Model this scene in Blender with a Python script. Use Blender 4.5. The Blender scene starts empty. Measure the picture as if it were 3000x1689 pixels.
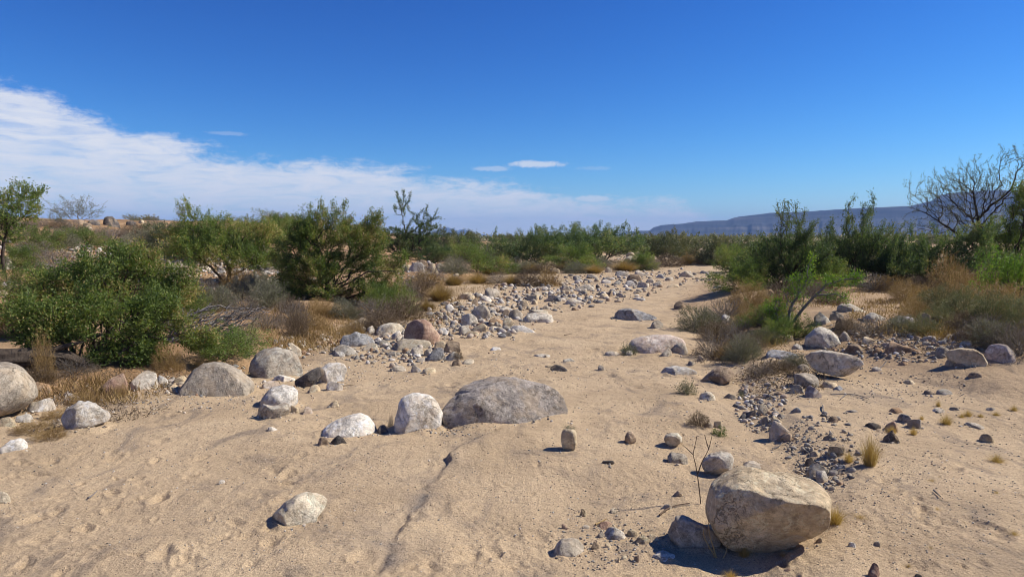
import bpy, bmesh, math, random
import numpy as np
from math import radians as RAD

C = bpy.context.scene.collection
SC = bpy.context.scene
# ------------------------------------------------------------------ camera model
F = 2027.0                       # focal length in photo pixels (3000 x 1689)
HZ = 695.0                       # horizon row
PITCH = math.atan((844.5 - HZ) / F)
EYE = 1.6
def ray(px, py):
    x = (px - 1500.0) / F; y = -(py - 844.5) / F
    c, s = math.cos(PITCH), math.sin(PITCH)
    return np.array([x, c + y * s, -s + y * c])

# ------------------------------------------------------------------ noise
def _h(ix, iy, iz, seed):
    h = (ix * 374761393 + iy * 668265263 + iz * 1274126177 + seed * 974634777) & 0xFFFFFFFF
    h = ((h ^ (h >> 13)) * 1274126177) & 0xFFFFFFFF
    h = ((h ^ (h >> 16)) * 2246822519) & 0xFFFFFFFF
    return ((h ^ (h >> 15)) & 0xFFFF) / 32767.5 - 1.0
def vnoise(p, seed=0):
    p = np.asarray(p, dtype=np.float64)
    i = np.floor(p).astype(np.int64); f = p - i
    u = f * f * f * (f * (f * 6 - 15) + 10)
    r = 0
    for dx in (0, 1):
        wx = u[:, 0] if dx else 1 - u[:, 0]
        for dy in (0, 1):
            wy = u[:, 1] if dy else 1 - u[:, 1]
            for dz in (0, 1):
                wz = u[:, 2] if dz else 1 - u[:, 2]
                r = r + wx * wy * wz * _h(i[:, 0] + dx, i[:, 1] + dy, i[:, 2] + dz, seed)
    return r
def vnoise2(x, y, seed=0):
    ix = np.floor(x).astype(np.int64); iy = np.floor(y).astype(np.int64)
    fx = x - ix; fy = y - iy
    ux = fx**3 * (fx * (fx * 6 - 15) + 10); uy = fy**3 * (fy * (fy * 6 - 15) + 10)
    z = np.zeros_like(ix)
    return ((1-ux)*(1-uy)*_h(ix, iy, z, seed) + ux*(1-uy)*_h(ix+1, iy, z, seed)
            + (1-ux)*uy*_h(ix, iy+1, z, seed) + ux*uy*_h(ix+1, iy+1, z, seed))
def fbm(p, seed=0, octv=4, g=0.5):
    a = 1.0; r = 0; s = 1.0
    for o in range(octv):
        r = r + a * vnoise(p * s + o * 17.3, seed + o); a *= g; s *= 2.03
    return r
def ss(a, b, x):
    t = np.clip((x - a) / (b - a), 0, 1); return t * t * (3 - 2 * t)

# ------------------------------------------------------------------ terrain height
def xl(y): return np.interp(y, [0, 5, 6.8, 7.5, 8.9, 12.2, 15.8, 24, 34, 50, 80, 200], [-7, -4.9, -4.0, -3.3, -2.7, -2.9, -2.5, -1.8, 0, 5, 14, 40])
def xr(y): return np.interp(y, [0, 4, 6, 8, 10.6, 15.8, 24, 34, 50, 80, 200], [6.5, 5.6, 4.6, 3.6, 2.8, 3.6, 6.4, 11.2, 19, 30, 75])
def xt(y): return np.interp(y, [2, 3.3, 3.8, 4.6, 6, 7.1, 8.9, 12], [0.9, 1.25, 1.6, 2.05, 2.1, 2.5, 2.85, 3.2])
def base_h(x, y):
    yy = np.maximum(y, 0)
    s = xl(yy) - x
    z = 0.28 * ss(0, 1.6, s) + 2.12 * ss(1.4, 20, s) * (1 - ss(45, 95, yy))
    s = x - xr(yy)
    z = z + 0.32 * ss(0, 2.2, s) + 0.45 * ss(3, 20, s)
    s = x - xt(yy)
    z = z + 0.09 * ss(-0.12, 0.4, s) * (1 - ss(9, 12, yy))
    return z
def wash_mask(x, y):
    yy = np.maximum(y, 0)
    return (1 - ss(-0.3, 0.6, xl(yy) - x)) * (1 - ss(-0.3, 0.8, x - xr(yy)))
def flat_g(px, py):
    d = ray(px, py); t = -EYE / d[2]; return d[0] * t, d[1] * t
CRACK = [flat_g(*p) for p in [(1420, 1290), (1330, 1330), (1312, 1369), (1290, 1402), (1262, 1432), (1246, 1478), (1205, 1520), (1164, 1565), (1157, 1596), (1166, 1622), (1140, 1660), (1104, 1692), (1050, 1740)]]
def crack_sd(x, y):
    best = np.full(x.shape, 9.0); sd = np.zeros(x.shape)
    for (ax, ay), (bx, by) in zip(CRACK[:-1], CRACK[1:]):
        dx, dy = bx - ax, by - ay; L2 = dx*dx + dy*dy
        t = np.clip(((x-ax)*dx + (y-ay)*dy) / L2, 0, 1)
        qx, qy = x - ax - t*dx, y - ay - t*dy
        dd = np.hypot(qx, qy); m = dd < best
        cr = qx*dy - qy*dx          # >0 on the left of travel
        best = np.where(m, dd, best); sd = np.where(m, np.where(cr < 0, dd, -dd), sd)
    return sd, best
_r = np.random.RandomState(5)
DENTS = []
for k in range(150):
    px = _r.uniform(-60, 3050) if k % 3 else _r.uniform(-60, 1000); py = 1120 + 620 * _r.rand() ** 0.8
    X, Y = flat_g(px, py); DENTS.append((X, Y, _r.uniform(0.025, 0.075), _r.uniform(0.35, 0.8), _r.uniform(0, 3.14), _r.uniform(0.004, 0.016)))
for px, py in [(60,1350),(150,1345),(330,1335),(110,1385),(235,1412),(280,1432),(160,1500),(165,1490),(330,1440),(420,1458),(470,1462),(400,1395),(455,1340),(560,1390),(95,1520),(250,1540),(110,1575),(290,1640),(690,1550),(720,1590),(620,1605),(840,1400),(800,1380),(880,1340),(2790,1420),(2830,1408),(2600,1450),(2560,1290),(1380,1640),(1440,1620),(1500,1660),(480,1640),(560,1655),(2860,1600),(2700,1560)]:
    X, Y = flat_g(px, py); DENTS.append((X, Y, _r.uniform(0.045, 0.085), _r.uniform(0.4, 0.75), _r.uniform(0, 3.14), _r.uniform(0.010, 0.020)))
for k in range(140):
    px = _r.uniform(1150, 2050); py = 780 + 360 * _r.rand()
    X, Y = flat_g(px, py); DENTS.append((X, Y, _r.uniform(0.05, 0.12), _r.uniform(0.6, 1.0), _r.uniform(0, 3.14), _r.uniform(0.006, 0.018)))
def detail_h(x, y):
    yy = np.maximum(y, 0); w = wash_mask(x, y)
    n = 0.035 * vnoise2(x * 0.8, y * 0.8, 3) + 0.014 * vnoise2(x * 2.1, y * 2.1, 4)
    n = n + (0.0045 * vnoise2(x * 5.5, y * 5.5, 6) + 0.0035 * np.abs(vnoise2(x * 11, y * 7, 7)) + 0.0028 * vnoise2(x * 31, y * 31, 8) * (0.4 + ss(-0.2, 0.5, vnoise2(x * 1.4, y * 1.4, 12)))) * (1 - ss(14, 30, yy))
    n = n + (1 - w) * (0.09 * vnoise2(x * 0.45, y * 0.45, 9) + 0.04 * vnoise2(x * 1.7, y * 1.7, 10)) * ss(4, 9, yy)
    # hummocky bank top far out
    n = n + (1 - w) * ss(18, 40, yy) * 0.22 * vnoise2(x * 0.16, y * 0.16, 11)
    return n
def fine_h(x, y):
    z = np.zeros(x.shape)
    near = (y > 2) & (y < 40)
    for (X, Y, r, asp, a, dp) in DENTS:
        m = near & (np.abs(x - X) < 3*r) & (np.abs(y - Y) < 3*r)
        if m.any():
            dx, dy = x[m] - X, y[m] - Y; c, s = math.cos(a), math.sin(a)
            q = ((dx*c + dy*s) / r)**2 + ((-dx*s + dy*c) / (r*asp))**2; q = np.maximum(q * (1 + 0.6 * vnoise2((x[m] - X) / r * 1.5 + 50 * a, (y[m] - Y) / r * 1.5, 61)), 0)
            z[m] += -dp * np.exp(-q * 1.2) + 0.45 * dp * np.exp(-(np.sqrt(q) - 1.5)**2 * 5)
    for (X, Y, a, b, az, amp) in FOOT:
        R = 2.2 * max(a, b); m = (np.abs(x - X) < R) & (np.abs(y - Y) < R)
        if m.any():
            dx, dy = x[m] - X, y[m] - Y; c, s = math.cos(az), math.sin(az)
            q = np.hypot((dx*c - dy*s) / a, (dx*s + dy*c) / b); n = vnoise2(dx / a * 1.7 + 7 * X, dy / a * 1.7, 63)
            z[m] += amp * (np.exp(-(np.maximum(q - 0.9, 0) / 0.33)**2) * (0.5 + 0.8 * n) - 0.45 * np.exp(-((q - 1.35) / 0.25)**2) * (0.5 - 0.5 * n))
    m = (y > 2.5) & (y < 7) & (np.abs(x) < 2)
    if m.any():
        sd, dist = crack_sd(x[m], y[m])
        wob = 0.02 * vnoise2(x[m] * 9, y[m] * 9, 31) + 0.009 * vnoise2(x[m] * 30, y[m] * 30, 33)
        q = sd + wob
        amp = 0.030 * (0.25 + 0.95 * ss(-0.4, 0.5, vnoise2(x[m] * 4, y[m] * 4, 35)))
        fade = ss(6.4, 5.2, y[m])
        z[m] += fade * amp * (ss(-0.035, 0.012, q) * np.exp(-np.maximum(q, 0) / 0.3) - 0.6 * np.exp(-((q + 0.03) / 0.045)**2))
    return z
def H(x, y):
    x = np.atleast_1d(np.asarray(x, float)); y = np.atleast_1d(np.asarray(y, float))
    return base_h(x, y) + detail_h(x, y)
def Hs(x, y): return float(H(x, y)[0])
_T = np.geomspace(1.5, 400, 1100)
def gnd(px, py):
    """photo pixel -> the point of the ground there"""
    d = ray(px, py)
    X = d[0] * _T; Y = d[1] * _T; Z = EYE + d[2] * _T
    g = H(X, Y) - Z
    k = np.argmax(g > 0)
    if g[k] <= 0 or k == 0: t = _T[-1] if k == 0 else _T[k]
    else:
        a, b = -g[k-1], g[k]; t = _T[k-1] + (_T[k] - _T[k-1]) * a / (a + b)
    return np.array([d[0]*t, d[1]*t, EYE + d[2]*t])
def depth_of(p): return p[1] * math.cos(PITCH) - (p[2] - EYE) * math.sin(PITCH)
def to_px(p):
    dep = depth_of(p); up = p[1] * math.sin(PITCH) + (p[2] - EYE) * math.cos(PITCH)
    return 1500 + p[0] / dep * F, 844.5 - up / dep * F

# ------------------------------------------------------------------ mesh helpers
def mk_mesh(name, verts, faces, smooth=False, tint=None, tint_name='tint'):
    verts = np.asarray(verts, np.float32); faces = np.asarray(faces, np.int32)
    me = bpy.data.meshes.new(name); n, k = faces.shape
    me.vertices.add(len(verts)); me.vertices.foreach_set('co', verts.ravel())
    me.loops.add(n * k); me.loops.foreach_set('vertex_index', faces.ravel())
    me.polygons.add(n)
    me.polygons.foreach_set('loop_start', np.arange(0, n * k, k, dtype=np.int32))
    me.polygons.foreach_set('loop_total', np.full(n, k, np.int32))
    if smooth: me.polygons.foreach_set('use_smooth', np.ones(n, bool))
    if tint is not None:
        at = me.attributes.new(tint_name, 'FLOAT', 'FACE' if len(tint) == n else 'POINT')
        at.data.foreach_set('value', np.asarray(tint, np.float32))
    me.update(calc_edges=True); me.validate()
    return me
def obj(name, me, mat=None, parent=None, loc=(0, 0, 0), rotz=0):
    o = bpy.data.objects.new(name, me); C.objects.link(o); o.location = loc; o.rotation_euler = (0, 0, rotz)
    if mat is not None and me is not None and not me.materials: me.materials.append(mat)
    if parent is not None: o.parent = parent
    return o
def tag(o, label=None, cat=None, group=None, kind=None):
    if label: o['label'] = label
    if cat: o['category'] = cat
    if group: o['group'] = group
    if kind: o['kind'] = kind
    return o
_ico = {}
def ico(n):
    if n not in _ico:
        bm = bmesh.new(); bmesh.ops.create_icosphere(bm, subdivisions=n, radius=1)
        v = np.array([q.co[:] for q in bm.verts]); f = np.array([[q.index for q in g.verts] for g in bm.faces]); bm.free()
        _ico[n] = (v / np.linalg.norm(v, axis=1)[:, None], f)
    return _ico[n]

# ------------------------------------------------------------------ materials
def newmat(name):
    m = bpy.data.materials.new(name); m.use_nodes = True
    nt = m.node_tree; b = nt.nodes['Principled BSDF']; b.inputs['Specular IOR Level'].default_value = 0.15
    return m, nt, b
def nd(nt, t, **kw):
    n = nt.nodes.new(t)
    for k, v in kw.items():
        if k in n.inputs: n.inputs[k].default_value = v
        else: setattr(n, k, v)
    return n
def ramp(nt, fac, stops, interp='LINEAR'):
    r = nt.nodes.new('ShaderNodeValToRGB'); r.color_ramp.interpolation = interp
    e = r.color_ramp.elements
    while len(e) < len(stops): e.new(0.5)
    for q, (p, c) in zip(e, stops):
        q.position = p; q.color = (*c, 1) if len(c) == 3 else c
    nt.links.new(fac, r.inputs['Fac']); return r.outputs['Color']
def noise(nt, vec, scale, detail=4, rough=0.55, dist=0):
    n = nd(nt, 'ShaderNodeTexNoise', Scale=scale, Detail=detail, Roughness=rough, Distortion=dist)
    nt.links.new(vec, n.inputs['Vector']); return n.outputs['Fac']
def mix(nt, fac, a, b, mode='MIX'):
    n = nt.nodes.new('ShaderNodeMix'); n.data_type = 'RGBA'; n.blend_type = mode
    for s, v in ((n.inputs['Factor'], fac), (n.inputs['A'], a), (n.inputs['B'], b)):
        if hasattr(v, 'links'): nt.links.new(v, s)
        elif isinstance(v, tuple): s.default_value = (*v, 1) if len(v) == 3 else v
        else: s.default_value = v
    return n.outputs['Result']
def bump(nt, hts, bsdf):
    prev = None
    for hgt, strength, dist in hts:
        b = nd(nt, 'ShaderNodeBump', Strength=strength, Distance=dist)
        nt.links.new(hgt, b.inputs['Height'])
        if prev is not None: nt.links.new(prev, b.inputs['Normal'])
        prev = b.outputs['Normal']
    nt.links.new(prev, bsdf.inputs['Normal'])
def mth(nt, op, a, b=None, c=None, clamp=False):
    n = nt.nodes.new('ShaderNodeMath'); n.operation = op; n.use_clamp = clamp
    for s, v in zip(n.inputs, (a, b, c)):
        if v is None: continue
        if hasattr(v, 'links'): nt.links.new(v, s)
        else: s.default_value = v
    return n.outputs[0]

def rock_mat(name, c1, c2, c3, band=0.0, speck=0.35, dark=(0.05, 0.045, 0.04), crack=0.3):
    m, nt, b = newmat(name); b.inputs['Roughness'].default_value = 0.88
    geo = nd(nt, 'ShaderNodeNewGeometry'); pos = geo.outputs['Position']
    info = nd(nt, 'ShaderNodeObjectInfo')
    off = nd(nt, 'ShaderNodeVectorMath', operation='ADD'); nt.links.new(pos, off.inputs[0])
    cmb = nd(nt, 'ShaderNodeCombineXYZ')
    r10 = mth(nt, 'MULTIPLY', info.outputs['Random'], 40.0)
    nt.links.new(r10, cmb.inputs[0]); nt.links.new(r10, cmb.inputs[2]); nt.links.new(cmb.outputs[0], off.inputs[1])
    p = off.outputs[0]
    big = noise(nt, p, 3.5, 5, 0.6, 0.6)
    col = ramp(nt, big, [(0.33, c2), (0.5, c1), (0.66, c3)])
    if band > 0:
        rot = nd(nt, 'ShaderNodeVectorRotate', rotation_type='AXIS_ANGLE'); nt.links.new(p, rot.inputs['Vector'])
        rot.inputs['Axis'].default_value = (0.4, 0.8, 0.3); nt.links.new(mth(nt, 'MULTIPLY', info.outputs['Random'], 6.0), rot.inputs['Angle'])
        mp = nd(nt, 'ShaderNodeMapping'); mp.inputs['Scale'].default_value = (1.2, 3, 14); nt.links.new(rot.outputs[0], mp.inputs[0])
        bn = noise(nt, mp.outputs[0], 3.0, 5, 0.65, 1.0)
        bf = mth(nt, 'MULTIPLY', ramp(nt, bn, [(0.45, (0, 0, 0)), (0.62, (1, 1, 1))]), band)
        col = mix(nt, bf, col, tuple(0.42 * x for x in c1))
    med = noise(nt, p, 22, 5, 0.65)
    col = mix(nt, 0.9, col, ramp(nt, med, [(0.3, (0.50, 0.48, 0.46)), (0.5, (1, 1, 1)), (0.72, (1.22, 1.2, 1.16))]), 'MULTIPLY')
    sp = noise(nt, p, 170, 2, 0.6)
    col = mix(nt, mth(nt, 'MULTIPLY', ramp(nt, sp, [(0.56, (0, 0, 0)), (0.66, (1, 1, 1))]), speck), col, dark)
    st = noise(nt, p, 7, 6, 0.7, 1.5)
    col = mix(nt, mth(nt, 'MULTIPLY', ramp(nt, st, [(0.55, (0, 0, 0)), (0.7, (1, 1, 1))]), 0.4), col, tuple(0.45 * x for x in c2))
    li = noise(nt, p, 13, 9, 0.78, 0.8)
    col = mix(nt, mth(nt, 'MULTIPLY', ramp(nt, li, [(0.54, (0, 0, 0)), (0.575, (1, 1, 1))]), 0.42), col, tuple(min(1.25 * x + 0.03, 0.85) for x in c3))
    vn = mth(nt, 'ABSOLUTE', mth(nt, 'SUBTRACT', noise(nt, p, 2.6, 4, 0.55, 0.9), 0.5))
    col = mix(nt, mth(nt, 'MULTIPLY', ramp(nt, vn, [(0.0, (1, 1, 1)), (0.008, (0, 0, 0))]), 0.25), col, tuple(min(1.35 * x + 0.05, 0.85) for x in c3))
    sa = noise(nt, p, 5, 7, 0.7, 0.4)
    col = mix(nt, mth(nt, 'MULTIPLY', ramp(nt, sa, [(0.50, (0, 0, 0)), (0.60, (1, 1, 1))]), 0.45), col, (0.47, 0.345, 0.215))
    v = nd(nt, 'ShaderNodeTexVoronoi', feature='DISTANCE_TO_EDGE', Scale=4.5)
    wv = nd(nt, 'ShaderNodeVectorMath', operation='MULTIPLY_ADD')
    nn = nd(nt, 'ShaderNodeTexNoise', Scale=5.0, Detail=6.0, Roughness=0.65); nt.links.new(p, nn.inputs['Vector'])
    nt.links.new(nn.outputs['Color'], wv.inputs[0]); wv.inputs[1].default_value = (0.7, 0.7, 0.7); nt.links.new(p, wv.inputs[2])
    nt.links.new(wv.outputs[0], v.inputs['Vector'])
    brk = ramp(nt, noise(nt, p, 4, 4, 0.6), [(0.47, (0, 0, 0)), (0.56, (1, 1, 1))])
    ck = mth(nt, 'SUBTRACT', 1.0, mth(nt, 'MULTIPLY', ramp(nt, v.outputs['Distance'], [(0.0, (1, 1, 1)), (0.03, (0, 0, 0))]), brk))
    col = mix(nt, mth(nt, 'MULTIPLY', mth(nt, 'SUBTRACT', 1.0, ck), crack), col, tuple(0.3 * x for x in c2))
    hs = nd(nt, 'ShaderNodeHueSaturation'); nt.links.new(col, hs.inputs['Color'])
    nt.links.new(mth(nt, 'MULTIPLY_ADD', info.outputs['Random'], 0.42, 0.74), hs.inputs['Value'])
    nt.links.new(hs.outputs[0], b.inputs['Base Color'])
    grain = noise(nt, p, 130, 3, 0.7)
    rid = mth(nt, 'ABSOLUTE', mth(nt, 'SUBTRACT', noise(nt, p, 8, 8, 0.7, 1.2), 0.5))
    bump(nt, [(noise(nt, p, 14, 8, 0.72), 0.45, 0.04), (rid, 0.5, 0.05), (noise(nt, p, 60, 5, 0.7), 0.6, 0.010), (grain, 0.7, 0.005), (ck, 0.8, 0.02)], b)
    return m
ROCK = {
 'white': rock_mat('white_rock', (0.77, 0.69, 0.565), (0.57, 0.50, 0.405), (0.84, 0.775, 0.66), 0.45, 0.4),
 'palegrey': rock_mat('pale_grey_rock', (0.62, 0.535, 0.415), (0.45, 0.385, 0.305), (0.72, 0.635, 0.505), 0.5, 0.4),
 'grey': rock_mat('grey_rock', (0.48, 0.405, 0.305), (0.34, 0.287, 0.22), (0.60, 0.505, 0.38), 0.45, 0.4),
 'pinkgrey': rock_mat('pink_grey_rock', (0.47, 0.405, 0.34), (0.32, 0.28, 0.24), (0.64, 0.545, 0.455), 0.35, 0.5, crack=0.5),
 'bluegrey': rock_mat('blue_grey_rock', (0.34, 0.33, 0.315), (0.20, 0.198, 0.20), (0.52, 0.495, 0.45), 0.6, 0.25),
 'dark': rock_mat('dark_rock', (0.115, 0.10, 0.09), (0.065, 0.058, 0.055), (0.20, 0.17, 0.14), 0.2, 0.2),
 'tan': rock_mat('tan_rock', (0.66, 0.505, 0.31), (0.49, 0.365, 0.225), (0.75, 0.615, 0.41), 0.35, 0.4),
 'paletan': rock_mat('pale_tan_rock', (0.68, 0.56, 0.39), (0.50, 0.405, 0.28), (0.77, 0.67, 0.50), 0.35, 0.4),
 'brown': rock_mat('brown_rock', (0.35, 0.25, 0.16), (0.21, 0.155, 0.10), (0.48, 0.355, 0.23), 0.35, 0.3),
 'redbrown': rock_mat('red_brown_rock', (0.38, 0.235, 0.16), (0.24, 0.148, 0.105), (0.50, 0.36, 0.26), 0.3, 0.4),
 'orange': rock_mat('orange_rock', (0.60, 0.375, 0.20), (0.44, 0.265, 0.14), (0.69, 0.49, 0.31), 0.25, 0.3),
 'pink': rock_mat('pink_rock', (0.63, 0.485, 0.375), (0.47, 0.365, 0.295), (0.72, 0.63, 0.52), 0.4, 0.4),
}
CWORD = {'pinkgrey': 'pinkish grey', 'white': 'white', 'palegrey': 'pale grey', 'grey': 'grey', 'bluegrey': 'blue-grey', 'dark': 'dark', 'tan': 'tan', 'paletan': 'pale tan', 'brown': 'brown', 'redbrown': 'red-brown', 'orange': 'orange', 'pink': 'pinkish'}

def gravel_mat():
    m, nt, b = newmat('gravel_stone'); b.inputs['Roughness'].default_value = 0.9
    at = nd(nt, 'ShaderNodeAttribute', attribute_name='tint')
    c = ramp(nt, at.outputs['Fac'], [(0.0, (0.09, 0.08, 0.075)), (0.10, (0.20, 0.19, 0.18)), (0.3, (0.34, 0.30, 0.24)), (0.55, (0.45, 0.36, 0.24)), (0.66, (0.30, 0.19, 0.12)), (0.74, (0.46, 0.36, 0.26)), (1.0, (0.62, 0.58, 0.51))])
    pos = nd(nt, 'ShaderNodeNewGeometry').outputs['Position']
    n = noise(nt, pos, 60, 4)
    c = mix(nt, 0.7, c, ramp(nt, n, [(0.3, (0.6, 0.6, 0.6)), (0.7, (1.2, 1.2, 1.2))]), 'MULTIPLY')
    nt.links.new(c, b.inputs['Base Color']); bump(nt, [(n, 0.5, 0.01)], b)
    return m

def leaf_mat(name, stops, trans=0.35, rough=0.6):
    m, nt, b = newmat(name); out = nt.nodes['Material Output']
    at = nd(nt, 'ShaderNodeAttribute', attribute_name='tint')
    c = ramp(nt, at.outputs['Fac'], stops)
    info = nd(nt, 'ShaderNodeObjectInfo')
    hs = nd(nt, 'ShaderNodeHueSaturation'); nt.links.new(c, hs.inputs['Color'])
    nt.links.new(mth(nt, 'MULTIPLY_ADD', info.outputs['Random'], 0.3, 0.85), hs.inputs['Value'])
    nt.links.new(hs.outputs[0], b.inputs['Base Color']); b.inputs['Roughness'].default_value = rough
    b.inputs['Specular IOR Level'].default_value = 0.25
    tr = nd(nt, 'ShaderNodeBsdfTranslucent'); nt.links.new(mix(nt, 1.0, hs.outputs[0], (1.25, 1.3, 0.6), 'MULTIPLY'), tr.inputs['Color'])
    mx = nd(nt, 'ShaderNodeMixShader'); mx.inputs[0].default_value = trans
    nt.links.new(b.outputs[0], mx.inputs[1]); nt.links.new(tr.outputs[0], mx.inputs[2]); nt.links.new(mx.outputs[0], out.inputs['Surface'])
    return m
def bark_mat(name, c1, c2):
    m, nt, b = newmat(name); b.inputs['Roughness'].default_value = 0.9
    pos = nd(nt, 'ShaderNodeTexCoord').outputs['Object']
    mp = nd(nt, 'ShaderNodeMapping'); mp.inputs['Scale'].default_value = (1, 1, 0.35); nt.links.new(pos, mp.inputs[0])
    n = noise(nt, mp.outputs[0], 38, 6, 0.7)
    nt.links.new(ramp(nt, n, [(0.3, c2), (0.7, c1)]), b.inputs['Base Color'])
    bump(nt, [(n, 0.7, 0.02)], b)
    return m
LEAF = {
 'green': leaf_mat('acacia_leaf', [(0.0, (0.086, 0.132, 0.041)), (0.35, (0.144, 0.201, 0.052)), (0.62, (0.213, 0.270, 0.067)), (0.80, (0.310, 0.293, 0.098)), (0.92, (0.391, 0.270, 0.115)), (1.0, (0.494, 0.368, 0.184))], 0.42),
 'deep': leaf_mat('deep_green_leaf', [(0.0, (0.064, 0.105, 0.049)), (0.5, (0.118, 0.164, 0.064)), (0.82, (0.205, 0.230, 0.092)), (1.0, (0.346, 0.294, 0.154))], 0.4),
 'bright': leaf_mat('bright_green_leaf', [(0.0, (0.09, 0.17, 0.03)), (0.5, (0.16, 0.27, 0.04)), (1.0, (0.29, 0.34, 0.07))], 0.4),
 'olive': leaf_mat('olive_leaf', [(0.0, (0.092, 0.112, 0.060)), (0.5, (0.172, 0.180, 0.090)), (1.0, (0.330, 0.273, 0.144))], 0.25),
 'sage': leaf_mat('sage_leaf', [(0.0, (0.145, 0.149, 0.090)), (0.5, (0.251, 0.236, 0.150)), (1.0, (0.409, 0.347, 0.228))], 0.2),
 'straw': leaf_mat('straw_blade', [(0.0, (0.20, 0.12, 0.05)), (0.5, (0.36, 0.24, 0.10)), (1.0, (0.50, 0.37, 0.19))], 0.25),
 'gold': leaf_mat('golden_blade', [(0.0, (0.36, 0.23, 0.08)), (0.5, (0.50, 0.34, 0.13)), (1.0, (0.60, 0.45, 0.22))], 0.3),
 'dead': leaf_mat('dead_leaf', [(0.0, (0.12, 0.085, 0.055)), (0.5, (0.23, 0.165, 0.105)), (1.0, (0.36, 0.27, 0.17))], 0.15),
}
BARK = {
 'black': bark_mat('blackish_bark', (0.055, 0.044, 0.036), (0.02, 0.016, 0.014)),
 'dark': bark_mat('dark_bark', (0.105, 0.08, 0.06), (0.035, 0.027, 0.022)),
 'grey': bark_mat('grey_bark', (0.27, 0.245, 0.215), (0.13, 0.11, 0.095)),
 'brown': bark_mat('brown_bark', (0.20, 0.14, 0.09), (0.08, 0.055, 0.04)),
 'straw': bark_mat('straw_stem', (0.46, 0.33, 0.15), (0.28, 0.18, 0.08)),
}

def sand_mat():
    m, nt, b = newmat('sand_ground'); b.inputs['Roughness'].default_value = 0.95; b.inputs['Specular IOR Level'].default_value = 0.08
    pos = nd(nt, 'ShaderNodeNewGeometry').outputs['Position']
    bank = nd(nt, 'ShaderNodeAttribute', attribute_name='bank').outputs['Fac']
    streak = nd(nt, 'ShaderNodeAttribute', attribute_name='streak').outputs['Fac']
    c = ramp(nt, noise(nt, pos, 1.1, 6, 0.6, 0.5), [(0.32, (0.415, 0.305, 0.187)), (0.5, (0.49, 0.362, 0.224)), (0.68, (0.54, 0.405, 0.253))])
    # dark heavy-mineral sand lying in patches and wisps
    mp = nd(nt, 'ShaderNodeMapping'); mp.inputs['Scale'].default_value = (1.0, 0.55, 1.0); mp.inputs['Rotation'].default_value = (0, 0, 0.5); nt.links.new(pos, mp.inputs[0])
    dk = noise(nt, mp.outputs[0], 2.6, 7, 0.68, 1.2)
    dkf = mth(nt, 'MULTIPLY', ramp(nt, dk, [(0.52, (0, 0, 0)), (0.66, (1, 1, 1))]), 0.7)
    c = mix(nt, dkf, c, (0.215, 0.172, 0.132))
    c = mix(nt, mth(nt, 'MULTIPLY', streak, 0.75, clamp=True), c, (0.19, 0.16, 0.135))
    soil = ramp(nt, noise(nt, pos, 0.9, 6, 0.65, 0.8), [(0.32, (0.20, 0.122, 0.066)), (0.5, (0.34, 0.212, 0.112)), (0.7, (0.45, 0.30, 0.165))])
    c = mix(nt, bank, c, soil)
    g = noise(nt, pos, 260, 2, 0.7)
    c = mix(nt, 0.9, c, ramp(nt, g, [(0.30, (0.38, 0.36, 0.34)), (0.5, (1, 1, 1)), (0.72, (1.45, 1.42, 1.38))]), 'MULTIPLY')
    g2 = noise(nt, pos, 75, 3, 0.7)
    c = mix(nt, 0.8, c, ramp(nt, g2, [(0.3, (0.70, 0.69, 0.68)), (0.5, (1, 1, 1)), (0.7, (1.18, 1.17, 1.15))]), 'MULTIPLY')
    vo = nd(nt, 'ShaderNodeTexVoronoi', Scale=46.0); nt.links.new(pos, vo.inputs['Vector'])
    peb = ramp(nt, vo.outputs['Distance'], [(0.13, (1, 1, 1)), (0.2, (0, 0, 0))])
    sep = nd(nt, 'ShaderNodeSeparateColor'); nt.links.new(vo.outputs['Color'], sep.inputs[0])
    sel = mth(nt, 'GREATER_THAN', mth(nt, 'ADD', sep.outputs[0], mth(nt, 'MULTIPLY', mth(nt, 'SUBTRACT', noise(nt, pos, 2.2, 4, 0.6), 0.5), 1.3)), 0.74)
    pc = ramp(nt, sep.outputs[1], [(0.0, (0.09, 0.085, 0.085)), (0.4, (0.26, 0.2, 0.15)), (0.6, (0.45, 0.36, 0.26)), (1.0, (0.6, 0.57, 0.52))], 'CONSTANT')
    c = mix(nt, mth(nt, 'MULTIPLY', mth(nt, 'MULTIPLY', peb, sel), 0.85), c, pc)
    nt.links.new(c, b.inputs['Base Color'])
    bump(nt, [(noise(nt, pos, 9, 6, 0.65), 0.7, 0.035), (noise(nt, pos, 28, 4, 0.65), 0.7, 0.014), (g2, 0.8, 0.008), (g, 0.8, 0.004), (mth(nt, 'MULTIPLY', peb, sel), 0.8, 0.008)], b)
    return m

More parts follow.
